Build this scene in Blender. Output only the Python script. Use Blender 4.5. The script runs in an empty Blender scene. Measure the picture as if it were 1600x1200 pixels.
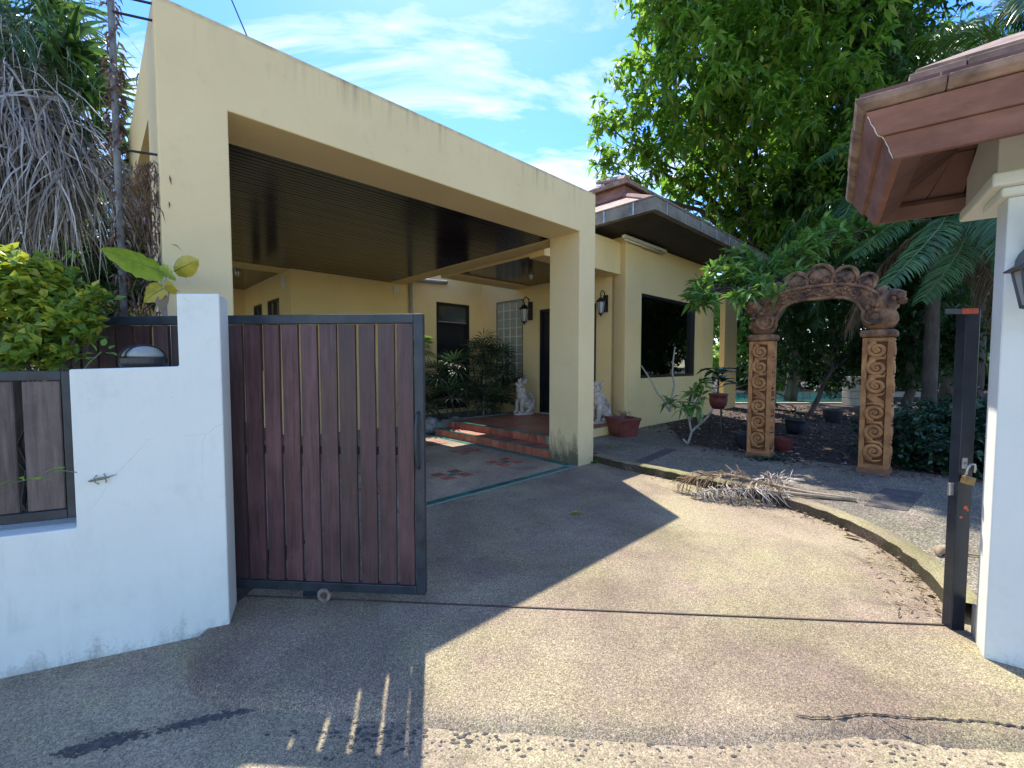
import bpy, math, random
import numpy as np
from mathutils import Vector, Matrix
rnd = random.Random(7)
nr = np.random.default_rng(11)
scene = bpy.context.scene
col = scene.collection
R = math.radians

# ------------------------------------------------------------------ camera
cam_d = bpy.data.cameras.new('camera')
cam_d.sensor_width = 36.0
cam_d.lens = 682.33/1600*36
cam_d.clip_start = 0.05
cam_d.clip_end = 1000
cam = bpy.data.objects.new('camera', cam_d)
cam.location = (0, 0, 1.5)
cam.rotation_euler = (R(90-2.756), 0, 0)
col.objects.link(cam)
scene.camera = cam

# ------------------------------------------------------------------ light
SUN_AZ, SUN_EL = -10.0, 59.0          # degrees; azimuth from +Y towards +X
world = bpy.data.worlds.new('World')
scene.world = world
world.use_nodes = True
wn = world.node_tree.nodes; wl = world.node_tree.links
wn.clear()
def wnode(t, **k):
    n = wn.new(t)
    for a, b in k.items(): setattr(n, a, b)
    return n
sky = wnode('ShaderNodeTexSky', sky_type='NISHITA', sun_disc=False,
            sun_elevation=R(SUN_EL), sun_rotation=R(SUN_AZ), altitude=0,
            air_density=1.0, dust_density=0.25, ozone_density=1.6)
bg_sky = wnode('ShaderNodeBackground'); bg_sky.inputs[1].default_value = 0.15
bg_cl = wnode('ShaderNodeBackground'); bg_cl.inputs[0].default_value = (0.93, 0.96, 1.0, 1); bg_cl.inputs[1].default_value = 0.33
mixw = wnode('ShaderNodeMixShader'); outw = wnode('ShaderNodeOutputWorld')
tc = wnode('ShaderNodeTexCoord'); sep = wnode('ShaderNodeSeparateXYZ')
wl.new(tc.outputs['Generated'], sep.inputs[0])
zc = wnode('ShaderNodeMath', operation='MAXIMUM'); wl.new(sep.outputs[2], zc.inputs[0]); zc.inputs[1].default_value = 0.02
za = wnode('ShaderNodeMath', operation='ADD'); wl.new(zc.outputs[0], za.inputs[0]); za.inputs[1].default_value = 0.12
dx = wnode('ShaderNodeMath', operation='DIVIDE'); wl.new(sep.outputs[0], dx.inputs[0]); wl.new(za.outputs[0], dx.inputs[1])
dy = wnode('ShaderNodeMath', operation='DIVIDE'); wl.new(sep.outputs[1], dy.inputs[0]); wl.new(za.outputs[0], dy.inputs[1])
cmb = wnode('ShaderNodeCombineXYZ'); wl.new(dx.outputs[0], cmb.inputs[0]); wl.new(dy.outputs[0], cmb.inputs[1])
mp = wnode('ShaderNodeMapping'); wl.new(cmb.outputs[0], mp.inputs[0])
mp.inputs['Location'].default_value = (3.35, 1.1, 0.0); mp.inputs['Rotation'].default_value = (0, 0, R(-38)); mp.inputs['Scale'].default_value = (0.8, 2.3, 1)
n1 = wnode('ShaderNodeTexNoise'); wl.new(mp.outputs[0], n1.inputs['Vector'])
n1.inputs['Scale'].default_value = 1.3; n1.inputs['Detail'].default_value = 9; n1.inputs['Roughness'].default_value = 0.62; n1.inputs['Distortion'].default_value = 1.1
rp = wnode('ShaderNodeValToRGB'); wl.new(n1.outputs[0], rp.inputs[0])
rp.color_ramp.elements[0].position = 0.47; rp.color_ramp.elements[0].color = (0, 0, 0, 1)
rp.color_ramp.elements[1].position = 0.72; rp.color_ramp.elements[1].color = (0.95, 0.95, 0.95, 1)
SKYB = 0.62
hs = wnode('ShaderNodeHueSaturation'); hs.inputs['Hue'].default_value = 0.514; hs.inputs['Saturation'].default_value = 1.40; hs.inputs['Value'].default_value = SKYB
wl.new(sky.outputs[0], hs.inputs['Color']); wl.new(hs.outputs[0], bg_sky.inputs[0])
wl.new(rp.outputs[0], mixw.inputs[0]); wl.new(bg_sky.outputs[0], mixw.inputs[1]); wl.new(bg_cl.outputs[0], mixw.inputs[2])
wl.new(mixw.outputs[0], outw.inputs[0])

sun_d = bpy.data.lights.new('sun', 'SUN')
sun_d.energy = 2.0; sun_d.angle = R(0.55); sun_d.color = (1.0, 0.94, 0.84)
sun = bpy.data.objects.new('sun', sun_d); col.objects.link(sun)
sdir = Vector((math.sin(R(SUN_AZ))*math.cos(R(SUN_EL)), math.cos(R(SUN_AZ))*math.cos(R(SUN_EL)), math.sin(R(SUN_EL))))
sun.rotation_euler = sdir.to_track_quat('Z', 'Y').to_euler()
sun.location = (0, 0, 20)
vs = scene.view_settings
vs.view_transform = 'Standard'; vs.look = 'None'; vs.gamma = 1.0; vs.use_curve_mapping = False
vs.exposure = 2.17

# ------------------------------------------------------------------ frames
class Frame:
    def __init__(s, o, ax, ay):
        s.o = np.array(o, float); s.ax = np.array(ax, float); s.ay = np.array(ay, float)
    def __call__(s, u, v, z=0.0):
        p = s.o + s.ax*u + s.ay*v
        return (p[0], p[1], p[2]+z)
YAW = R(46.045)
DX = (math.sin(YAW), math.cos(YAW), 0); EX = (-math.cos(YAW), math.sin(YAW), 0)
W = Frame((0.9585, 6.2663, 0), DX, EX)            # house frame: u along the portal, v into the house
WORLD = Frame((0, 0, 0), (1, 0, 0), (0, 1, 0))
GT = Frame((-0.536, 2.630, 0), (0.9972, -0.0748, 0), (0.0748, 0.9972, 0))  # gate frame
LW = Frame((-1.624, 2.443, 0), (-0.912, -0.410, 0), (-0.410, 0.912, 0))    # left wall: u leftwards, v back
GP = Frame((2.402, 2.154, 0), (0.809, -0.588, 0), (0.588, 0.809, 0))       # gatehouse: u along face, v back
AR = Frame((3.517, 6.498, 0), (0.70, -0.714, 0), (0.714, 0.70, 0))         # carved arch

# ------------------------------------------------------------------ mesh builder
class MB:
    def __init__(s): s.v = []; s.f = []
    def add(s, vs_, fs_):
        b = len(s.v); s.v.extend(vs_); s.f.extend([tuple(b+i for i in f) for f in fs_]); return s
    def box(s, F, u0, u1, v0, v1, z0, z1):
        p = [F(u, v, z) for z in (z0, z1) for (u, v) in ((u0, v0), (u1, v0), (u1, v1), (u0, v1))]
        return s.add(p, [(0, 3, 2, 1), (4, 5, 6, 7), (0, 1, 5, 4), (1, 2, 6, 5), (2, 3, 7, 6), (3, 0, 4, 7)])
    def prism(s, pts, off):
        n = len(pts); q = [tuple(np.add(p, off)) for p in pts]
        return s.add(list(map(tuple, pts))+q, [tuple(range(n))[::-1], tuple(range(n, 2*n))]+[(i, (i+1) % n, n+(i+1) % n, n+i) for i in range(n)])
    def tube(s, pts, rad, n=8, cap=True):
        pts = [Vector(p) for p in pts]
        if not hasattr(rad, '__len__'): rad = [rad]*len(pts)
        t0 = (pts[1]-pts[0]).normalized()
        up = Vector((0, 0, 1)) if abs(t0.z) < .9 else Vector((1, 0, 0))
        a = t0.cross(up).normalized(); vsx = []
        for i, p in enumerate(pts):
            t = (pts[min(i+1, len(pts)-1)]-pts[max(i-1, 0)]).normalized()
            a = (a-t*a.dot(t)); a = a.normalized() if a.length > 1e-6 else t.orthogonal().normalized()
            b = t.cross(a)
            for k in range(n):
                an = 2*math.pi*k/n
                q = p+(a*math.cos(an)+b*math.sin(an))*rad[i]; vsx.append(tuple(q))
        fs = []
        for i in range(len(pts)-1):
            for k in range(n):
                fs.append((i*n+k, i*n+(k+1) % n, (i+1)*n+(k+1) % n, (i+1)*n+k))
        if cap: fs.append(tuple(range(n))[::-1]); fs.append(tuple((len(pts)-1)*n+k for k in range(n)))
        return s.add(vsx, fs)
    def lathe(s, c, prof, n=20, F=None):
        vsx = []
        for (r, z) in prof:
            for k in range(n):
                an = 2*math.pi*k/n
                vsx.append((c[0]+r*math.cos(an), c[1]+r*math.sin(an), c[2]+z))
        fs = []
        for i in range(len(prof)-1):
            for k in range(n): fs.append((i*n+k, i*n+(k+1) % n, (i+1)*n+(k+1) % n, (i+1)*n+k))
        fs.append(tuple(range(n))[::-1]); fs.append(tuple((len(prof)-1)*n+k for k in range(n)))
        return s.add(vsx, fs)
    def ell(s, c, r, ax=None, n=10, m=7, jit=0.0):
        ax = ax or (Vector((1, 0, 0)), Vector((0, 1, 0)), Vector((0, 0, 1)))
        vsx = []
        for i in range(m+1):
            th = math.pi*i/m
            for k in range(n):
                ph = 2*math.pi*k/n
                j = 1+rnd.uniform(-jit, jit) if jit and 0 < i < m else 1
                d = (ax[0]*(r[0]*math.sin(th)*math.cos(ph))+ax[1]*(r[1]*math.sin(th)*math.sin(ph))+ax[2]*(r[2]*math.cos(th)))*j
                vsx.append((c[0]+d.x, c[1]+d.y, c[2]+d.z))
        fs = []
        for i in range(m):
            for k in range(n): fs.append((i*n+k, (i+1)*n+k, (i+1)*n+(k+1) % n, i*n+(k+1) % n))
        return s.add(vsx, fs)
    def build(s, name, mat, parent=None, smooth=False, bevel=0.0, kind=None, seg=2):
        o = np.array([0., 0., 0.])
        if parent is not None:
            q = parent
            while q is not None: o += np.array(q.location); q = q.parent
        elif s.v:
            a = np.array(s.v); o = np.array([(a[:, 0].min()+a[:, 0].max())/2, (a[:, 1].min()+a[:, 1].max())/2, a[:, 2].min()])
        me = bpy.data.meshes.new(name)
        me.from_pydata([tuple(np.array(p)-o) for p in s.v], [], s.f)
        me.materials.append(mat)
        if smooth: me.polygons.foreach_set('use_smooth', [True]*len(me.polygons))
        ob = bpy.data.objects.new(name, me); col.objects.link(ob)
        if parent is not None: ob.parent = parent
        else: ob.location = o
        if bevel:
            md = ob.modifiers.new('bevel', 'BEVEL'); md.width = bevel; md.segments = seg; md.limit_method = 'ANGLE'; md.angle_limit = R(40)
        if kind: ob['kind'] = kind
        return ob
def raw(name, V, Fc, mat, parent=None, kind=None, smooth=False):
    """V (n,3) numpy in world coordinates, Fc (m,k) numpy"""
    o = np.array([0., 0., 0.])
    if parent is not None:
        q = parent
        while q is not None: o += np.array(q.location); q = q.parent
    V = np.asarray(V)-o; Fc = np.asarray(Fc, dtype=np.int32); k = Fc.shape[1]
    me = bpy.data.meshes.new(name)
    me.vertices.add(len(V)); me.vertices.foreach_set('co', V.astype(np.float32).ravel())
    me.loops.add(Fc.size); me.loops.foreach_set('vertex_index', Fc.ravel())
    me.polygons.add(len(Fc)); me.polygons.foreach_set('loop_start', np.arange(0, Fc.size, k, dtype=np.int32))
    me.materials.append(mat); me.update(calc_edges=True)
    if smooth: me.polygons.foreach_set('use_smooth', [True]*len(me.polygons))
    ob = bpy.data.objects.new(name, me); col.objects.link(ob)
    if parent is not None: ob.parent = parent
    if kind: ob['kind'] = kind
    return ob
def thing(name, loc, label, cat, group=None):
    o = bpy.data.objects.new(name, None); o.empty_display_size = .1; col.objects.link(o); o.location = loc
    return tag(o, label, cat, group)
def tag(o, label, cat, group=None):
    o['label'] = label; o['category'] = cat
    if group: o['group'] = group
    return o
def dup(root, loc=None, rz=None, label=None):
    r = root.copy(); col.objects.link(r)
    if loc is not None: r.location = loc
    if rz is not None: r.rotation_euler = (0, 0, rz)
    if label: r['label'] = label
    for ch in root.children:
        c = ch.copy(); col.objects.link(c); c.parent = r
        for g in ch.children:
            d = g.copy(); col.objects.link(d); d.parent = c
    return r

# ------------------------------------------------------------------ materials
def newmat(name):
    m = bpy.data.materials.new(name); m.use_nodes = True; nt = m.node_tree; nt.nodes.clear()
    out = nt.nodes.new('ShaderNodeOutputMaterial'); b = nt.nodes.new('ShaderNodeBsdfPrincipled')
    nt.links.new(b.outputs[0], out.inputs[0])
    return m, nt, b, out
class NT:
    """small node helper"""
    def __init__(s, nt): s.nt = nt
    def n(s, t, **k):
        x = s.nt.nodes.new(t)
        for a, b in k.items(): setattr(x, a, b)
        return x
    def l(s, a, b): s.nt.links.new(a, b)
    def coord(s, scale=(1, 1, 1), rnd_off=False, rot=(0, 0, 0)):
        t = s.n('ShaderNodeTexCoord'); m = s.n('ShaderNodeMapping'); s.l(t.outputs['Object'], m.inputs[0])
        m.inputs['Scale'].default_value = scale; m.inputs['Rotation'].default_value = rot
        if rnd_off:
            oi = s.n('ShaderNodeObjectInfo'); mu = s.n('ShaderNodeMath', operation='MULTIPLY'); s.l(oi.outputs['Random'], mu.inputs[0]); mu.inputs[1].default_value = 37
            s.l(mu.outputs[0], m.inputs['Location'])
        return m.outputs[0]
    def noise(s, vec, scale, detail=5, rough=.6, dist=0):
        x = s.n('ShaderNodeTexNoise'); s.l(vec, x.inputs['Vector']); x.inputs['Scale'].default_value = scale
        x.inputs['Detail'].default_value = detail; x.inputs['Roughness'].default_value = rough; x.inputs['Distortion'].default_value = dist
        return x.outputs[0]
    def ramp(s, fac, *stops):
        x = s.n('ShaderNodeValToRGB'); s.l(fac, x.inputs[0]); e = x.color_ramp.elements
        while len(e) < len(stops): e.new(.5)
        for el, (p, c) in zip(e, stops):
            el.position = p; el.color = (*c, 1) if len(c) == 3 else c
        return x.outputs[0]
    def mix(s, fac, a, b, mode='MIX'):
        x = s.n('ShaderNodeMix', data_type='RGBA', blend_type=mode)
        for inp, v in ((x.inputs[0], fac), (x.inputs[6], a), (x.inputs[7], b)):
            if isinstance(v, (int, float)): inp.default_value = v
            elif isinstance(v, tuple): inp.default_value = (*v, 1)
            else: s.l(v, inp)
        return x.outputs[2]
    def math(s, op, a, b=None):
        x = s.n('ShaderNodeMath', operation=op)
        for inp, v in ((x.inputs[0], a), (x.inputs[1], b)):
            if v is None: continue
            if isinstance(v, (int, float)): inp.default_value = v
            else: s.l(v, inp)
        return x.outputs[0]
    def rng(s, v, a, b, c=0., d=1.):
        x = s.n('ShaderNodeMapRange'); s.l(v, x.inputs[0])
        for i, q in enumerate((a, b, c, d)): x.inputs[i+1].default_value = q
        return x.outputs[0]
    def bump(s, b, h, strength=.3, dist=.01):
        x = s.n('ShaderNodeBump'); s.l(h, x.inputs['Height']); x.inputs['Strength'].default_value = strength; x.inputs['Distance'].default_value = dist
        s.l(x.outputs[0], b.inputs['Normal'])
def window_glass(name, tint=.42):
    m, nt, b, out = newmat(name); h = NT(nt)
    tr = h.n('ShaderNodeBsdfTransparent'); tr.inputs[0].default_value = (tint*.9, tint, tint*.97, 1)
    gl_ = h.n('ShaderNodeBsdfGlossy'); gl_.inputs['Roughness'].default_value = .01; gl_.inputs[0].default_value = (.9, .95, .95, 1)
    fr = h.n('ShaderNodeFresnel'); fr.inputs[0].default_value = 2.5
    mx = h.n('ShaderNodeMixShader'); h.l(fr.outputs[0], mx.inputs[0]); h.l(tr.outputs[0], mx.inputs[1]); h.l(gl_.outputs[0], mx.inputs[2]); h.l(mx.outputs[0], out.inputs[0])
    return m
def simple(name, c1, c2, scale=3, rough=.6, bump=.15, bscale=60, metal=0, stretch=(1, 1, 1), obrnd=0.0, spec=.5, coat=0, dist=.004, detail=5):
    m, nt, b, out = newmat(name); h = NT(nt)
    v = h.coord(stretch, rnd_off=obrnd > 0)
    n = h.noise(v, scale, detail)
    c = h.ramp(n, (.32, c1), (.68, c2))
    if obrnd:
        oi = h.n('ShaderNodeObjectInfo'); k = h.rng(oi.outputs['Random'], 0, 1, 1-obrnd, 1+obrnd)
        hv = h.n('ShaderNodeHueSaturation'); h.l(c, hv.inputs['Color']); h.l(k, hv.inputs['Value']); c = hv.outputs[0]
    h.l(c, b.inputs['Base Color']); b.inputs['Roughness'].default_value = rough; b.inputs['Metallic'].default_value = metal
    b.inputs['Specular IOR Level'].default_value = spec; b.inputs['Coat Weight'].default_value = coat
    if bump: h.bump(b, h.noise(v, bscale, 4), bump, dist)
    return m
def leafmat(name, stops, rough=.42, trans=.35, tcol=(.25, .42, .04), spec=.5):
    m, nt, b, out = newmat(name); h = NT(nt)
    g = h.n('ShaderNodeNewGeometry')
    c = h.ramp(g.outputs['Random Per Island'], *stops)
    h.l(c, b.inputs['Base Color']); b.inputs['Roughness'].default_value = rough; b.inputs['Specular IOR Level'].default_value = spec
    if trans:
        t = h.n('ShaderNodeBsdfTranslucent'); tc_ = h.mix(.6, c, tcol); h.l(tc_, t.inputs[0])
        mx = h.n('ShaderNodeMixShader'); mx.inputs[0].default_value = trans
        h.l(b.outputs[0], mx.inputs[1]); h.l(t.outputs[0], mx.inputs[2]); h.l(mx.outputs[0], out.inputs[0])
    return m
def plaster(name, base, base2, ztop=None, zbase=None, stain=(.12, .11, .07), mould=(.035, .035, .028), rough=.75, patch=(.8, .8, .7), mould_h=.5, hair=False, mface=None):
    m, nt, b, out = newmat(name); h = NT(nt)
    v = h.coord(); big = h.noise(v, 1.1, 6, .6)
    c = h.ramp(big, (.3, base), (.7, base2))
    t = h.n('ShaderNodeTexCoord'); sx = h.n('ShaderNodeSeparateXYZ'); h.l(t.outputs['Object'], sx.inputs[0]); z = sx.outputs[2]
    dirt = h.noise(v, 7, 8, .7)
    c = h.mix(h.rng(dirt, .56, .8, 0, .22), c, tuple(x*.55 for x in base))
    if ztop is not None:
        vv = h.coord((14, 14, .55)); st = h.noise(vv, 1.0, 4, .6)
        lf = h.noise(v, 1.6, 3, .5); msk = h.math('MULTIPLY', h.math('MULTIPLY', h.rng(z, ztop-.30, ztop-.01, 0, 1), h.rng(st, .48, .66, 0, 1)), h.rng(lf, .42, .6, .12, 1))
        c = h.mix(h.math('MULTIPLY', msk, .42), c, stain)
        edge = h.math('MULTIPLY', h.rng(z, ztop-.04, ztop-.005, 0, 1), h.rng(dirt, .35, .65, 0, 1))
        c = h.mix(h.math('MULTIPLY', edge, .55), c, stain)
    if zbase is not None:
        vv = h.coord((10, 10, 2.4)); st = h.noise(vv, 1.2, 6, .65)
        hh = h.math('ADD', z, h.math('ADD', h.rng(st, 0.3, .7, mould_h*.5, -mould_h*.5), h.rng(h.noise(v, 60, 5, .8), .3, .7, mould_h*.35, -mould_h*.35)))
        msk = h.rng(hh, zbase, zbase+mould_h, 1, 0)
        if mface:
            ge_ = h.n('ShaderNodeNewGeometry'); dt = h.n('ShaderNodeVectorMath', operation='DOT_PRODUCT'); h.l(ge_.outputs['True Normal'], dt.inputs[0]); dt.inputs[1].default_value = tuple(-x for x in mface)
            msk = h.math('MULTIPLY', msk, h.rng(dt.outputs['Value'], .3, .7, .16, 1))
        c = h.mix(h.math('MULTIPLY', msk, .9), c, h.mix(dirt, mould, tuple(x*2.2 for x in mould)))
    if hair:
        vo = h.n('ShaderNodeTexVoronoi', feature='DISTANCE_TO_EDGE'); h.l(h.coord((1, 1, 1)), vo.inputs[0]); vo.inputs['Scale'].default_value = 1.7
        dn = h.n('ShaderNodeTexNoise'); h.l(h.coord(), dn.inputs[0]); dn.inputs['Scale'].default_value = 4
        mxv = h.n('ShaderNodeMix', data_type='VECTOR'); mxv.inputs[0].default_value = .12; h.l(h.coord(), mxv.inputs[4]); h.l(dn.outputs[1], mxv.inputs[5]); h.l(mxv.outputs[1], vo.inputs[0])
        cr = h.math('MULTIPLY', h.rng(vo.outputs[0], .0, .0028, 1, 0), h.rng(h.noise(v, 2.3, 3), .54, .58, 0, 1))
        c = h.mix(h.math('MULTIPLY', cr, .4), c, (.3, .3, .29))
        sk = h.noise(h.coord((9, 9, .8)), 1.2, 6, .7); sm_ = h.math('MULTIPLY', h.math('MULTIPLY', h.rng(z, .62, .665, 1, 0), h.rng(sx.outputs[0], -.31, -.27, 1, .0)), h.math('MULTIPLY', h.rng(sk, .45, .65, 0, 1), h.rng(h.noise(v, 1.5, 3), .40, .58, 0, .55))); c = h.mix(sm_, c, (.30, .34, .34))
        sp = h.noise(v, 55, 3, .7)
        c = h.mix(h.math('MULTIPLY', h.rng(sp, .64, .76, 0, .8), h.rng(h.noise(v, 1.7, 3), .45, .66, .0, .7)), c, (.26, .27, .26)); gr = h.noise(h.coord((3, 3, 1)), 1.3, 7, .75); c = h.mix(h.rng(gr, .50, .74, 0, .28), c, (.46, .52, .50))
    h.l(c, b.inputs['Base Color']); b.inputs['Roughness'].default_value = rough; b.inputs['Specular IOR Level'].default_value = .3
    hh = h.math('ADD', h.math('MULTIPLY', h.noise(v, 3, 5), 1.0), h.math('MULTIPLY', h.noise(v, 38, 6, .7), .22))
    h.bump(b, hh, .55, .014)
    return m
def aggregate(name, base, base2, moss, moss_amt, peb=230, dark=.45, light=1.7, rough=.9):
    m, nt, b, out = newmat(name); h = NT(nt); v = h.coord()
    c = h.ramp(h.noise(v, 1.3, 6, .65), (.3, base), (.7, base2))
    ms = h.rng(h.noise(v, .9, 7, .7, .4), .45, .62, 0, moss_amt); c = h.mix(ms, c, moss)
    pk = h.rng(h.noise(v, 2.2, 6, .65), .50, .66, 0, .42); c = h.mix(pk, c, (.30, .21, .19))
    vo = h.n('ShaderNodeTexVoronoi'); h.l(v, vo.inputs[0]); vo.inputs['Scale'].default_value = peb
    cs = h.n('ShaderNodeSeparateColor'); h.l(vo.outputs['Color'], cs.inputs[0])
    k = h.ramp(cs.outputs[0], (0, (dark,)*3), (.55, (1, 1, 1)), (.8, (1.15,)*3), (1, (light, light*.97, light*.9)))
    c = h.mix(1.0, c, k, 'MULTIPLY')
    f = h.ramp(h.noise(v, 55, 7, .8), (.32, (.66,)*3), (.68, (1.26,)*3)); c = h.mix(1.0, c, f, 'MULTIPLY')
    bigs = h.ramp(h.noise(v, .75, 5, .6, .5), (.36, (.72, .69, .68)), (.64, (1.2, 1.2, 1.13))); c = h.mix(1.0, c, bigs, 'MULTIPLY')
    st = h.rng(h.noise(v, 2.1, 8, .75, .8), .55, .70, 0, .6); c = h.mix(st, c, tuple(x*.42 for x in base))
    h.l(c, b.inputs['Base Color']); b.inputs['Roughness'].default_value = rough; b.inputs['Specular IOR Level'].default_value = .3
    hh = h.math('ADD', h.math('MULTIPLY', vo.outputs['Distance'], -.5), h.math('MULTIPLY', h.noise(v, 30, 5), .8))
    h.bump(b, hh, .55, .006)
    return m

CREAM = plaster('cream_render', (.72, .57, .30), (.80, .635, .345), ztop=3.965, zbase=.10, mould_h=.34, mface=DX)
CREAM_IN = plaster('cream_wall', (.77, .585, .265), (.83, .635, .305))
WHITE = plaster('white_render', (.68, .725, .665), (.76, .80, .73), ztop=None, zbase=-.16, mould=(.16, .17, .15), mould_h=.20, hair=True)
WHITE_P = plaster('white_pier_paint', (.70, .72, .65), (.78, .80, .72), zbase=-.12, mould=(.14, .14, .12), mould_h=.18, hair=False)
DRIVE = aggregate('driveway_aggregate', (.235, .185, .135), (.350, .290, .205), (.31, .285, .155), .6, peb=225, dark=.45, light=1.8)
ROAD = aggregate('road_concrete', (.27, .222, .158), (.39, .325, .235), (.33, .30, .18), .55, peb=190, dark=.55, light=1.45)
PATH = aggregate('garden_path', (.17, .155, .125), (.24, .215, .17), (.17, .18, .10), .5, peb=110, dark=.3, light=2.2)
KERB = aggregate('kerb_concrete', (.24, .215, .13), (.33, .29, .17), (.20, .20, .08), .8, peb=200, dark=.65, light=1.3)
KERBF = aggregate('shade_painted_mossy_kerb', (.055, .048, .032), (.10, .085, .05), (.06, .065, .025), .7, peb=160, dark=.5, light=1.4)  # moss, darkened further so the kerb side carries shade in its colour
CPFLOOR = aggregate('carport_floor', (.33, .265, .19), (.43, .35, .255), (.36, .30, .20), .3, peb=180, dark=.6, light=1.4)
SOIL = simple('garden_soil', (.028, .020, .015), (.075, .050, .038), 6, .95, .8, 25, dist=.03)
DARKFLOOR = simple('verge_soil', (.05, .05, .03), (.10, .09, .05), 2, .95, .6, 12, dist=.03)
TEAL = simple('teal_glazed_tile', (.012, .10, .075), (.03, .18, .14), 9, .3, .1, 40, obrnd=.35)
GROUT = simple('tile_grout', (.16, .22, .19), (.22, .30, .26), 20, .9, .2)
REDT = simple('red_clay_tile', (.26, .060, .032), (.42, .125, .065), 6, .5, .15, 50, obrnd=.28)
TERRA = simple('terracotta_floor_tile', (.30, .105, .055), (.40, .165, .09), 3, .45, .12, 40, obrnd=.16)
PALERED = simple('worn_red_tile', (.27, .085, .05), (.38, .15, .095), 8, .7, .2, 50, obrnd=.3)
SLAT = None
def slatmat(name, c1, c2, c3, rough=.42):
    m, nt, b, out = newmat(name); h = NT(nt)
    v = h.coord((22, 22, 1.3), rnd_off=True); g = h.noise(v, 2.2, 7, .65, .6)
    c = h.ramp(g, (.3, c1), (.55, c2), (.78, c3))
    v2 = h.coord((3, 3, 2.2), rnd_off=True); w = h.noise(v2, 1.4, 6, .7)
    c = h.mix(h.rng(w, .48, .70, 0, .38), c, tuple(x*1.5 for x in c3))
    v3 = h.coord((40, 40, 3), rnd_off=True); fl = h.noise(v3, 1.1, 5, .8)
    c = h.mix(h.rng(fl, .68, .76, 0, .35), c, (.26, .22, .21))
    oi = h.n('ShaderNodeObjectInfo'); wn_ = h.n('ShaderNodeTexWhiteNoise', noise_dimensions='1D'); h.l(oi.outputs['Random'], wn_.inputs[1])
    c = h.mix(h.rng(wn_.outputs[0], .3, 1, 0, .45), c, (.055, .045, .042))
    hv = h.n('ShaderNodeHueSaturation'); h.l(c, hv.inputs['Color']); h.l(h.rng(oi.outputs['Random'], 0, 1, .7, 1.3), hv.inputs['Value'])
    h.l(hv.outputs[0], b.inputs['Base Color']); h.l(h.rng(w, .3, .7, rough-.08, rough+.3), b.inputs['Roughness'])
    h.bump(b, g, .5, .004)
    return m
SLAT = slatmat('gate_slat_wood', (.030, .013, .014), (.082, .034, .036), (.14, .066, .065), .36)
SLATG = slatmat('fence_slat_wood', (.055, .042, .036), (.115, .088, .076), (.19, .155, .135), .6)
STEEL = simple('dark_painted_steel', (.012, .018, .024), (.035, .046, .056), 9, .42, .25, 70, spec=.5)
STEEL2 = simple('post_steel', (.006, .010, .018), (.02, .028, .042), 7, .3, .15, 60)
RUST = simple('rusty_rail', (.045, .03, .02), (.10, .07, .05), 30, .7, .3)
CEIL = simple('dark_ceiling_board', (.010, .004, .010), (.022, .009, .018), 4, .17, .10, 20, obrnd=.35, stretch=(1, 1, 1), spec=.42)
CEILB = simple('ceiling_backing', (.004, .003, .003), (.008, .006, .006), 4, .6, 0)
BLACKF = simple('black_frame', (.006, .006, .008), (.012, .012, .014), 4, .35, 0)
def glassmat(name, c, rough=.04):
    m, nt, b, out = newmat(name); b.inputs['Base Color'].default_value = (*c, 1); b.inputs['Roughness'].default_value = rough
    b.inputs['Specular IOR Level'].default_value = .7; b.inputs['Coat Weight'].default_value = .4; b.inputs['Coat Roughness'].default_value = .02
    return m
DGLASS = glassmat('tinted_glass', (.10, .12, .12), .01); DGLASS.node_tree.nodes['Principled BSDF'].inputs['Metallic'].default_value = .6
WGLASS = window_glass('window_glass', .8)
DOORM = simple('dark_door', (.004, .006, .010), (.010, .012, .018), 3, .3, 0)
GBLOCK = glassmat('glass_block_glass', (.36, .36, .25), .28)
MORTAR = simple('glass_block_mortar', (.62, .62, .52), (.72, .72, .6), 10, .8, .1)
LFROST = glassmat('lantern_glass', (.45, .47, .45), .15)
TILE = simple('maroon_roof_tile', (.13, .055, .045), (.24, .115, .09), 5, .75, .3, 40, obrnd=.22)
TILEW = simple('weathered_roof_tile', (.13, .085, .062), (.37, .25, .185), 6, .85, .5, 35, obrnd=.2, dist=.008)
FASC = simple('maroon_fascia', (.14, .064, .048), (.30, .15, .115), 3.2, .75, .4, 40, stretch=(1, 1, 3), detail=9)
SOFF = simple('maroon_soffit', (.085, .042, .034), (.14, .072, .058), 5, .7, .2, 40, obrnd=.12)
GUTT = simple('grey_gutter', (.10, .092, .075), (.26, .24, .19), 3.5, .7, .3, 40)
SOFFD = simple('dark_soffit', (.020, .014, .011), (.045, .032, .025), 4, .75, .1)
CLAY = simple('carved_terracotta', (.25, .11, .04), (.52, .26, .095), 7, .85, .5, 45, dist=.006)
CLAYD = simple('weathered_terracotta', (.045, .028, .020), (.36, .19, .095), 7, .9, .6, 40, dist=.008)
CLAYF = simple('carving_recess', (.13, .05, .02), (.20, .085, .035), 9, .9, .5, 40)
STONE = simple('pale_carved_stone', (.40, .33, .26), (.66, .57, .47), 12, .9, .7, 60, dist=.01)
POTR = simple('red_glazed_pot', (.13, .028, .024), (.22, .06, .05), 8, .45, .3, 50)
POTD = simple('dark_glazed_pot', (.02, .022, .028), (.05, .05, .055), 6, .35, .2, 40)
ROCK = simple('garden_rock', (.14, .13, .12), (.50, .48, .44), 10, .95, .9, 30, dist=.02)
BRASS = simple('worn_brass', (.20, .13, .06), (.40, .29, .14), 14, .4, .2, 60, metal=.7)
CHROME = simple('galvanised_steel', (.35, .35, .36), (.55, .55, .56), 14, .35, .1, 60, metal=.8)
PIPEM = simple('silver_pipe', (.26, .26, .24), (.38, .38, .35), 6, .4, .1)
REDTAPE = simple('red_tape', (.50, .07, .03), (.65, .12, .06), 18, .5, .3)
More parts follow.
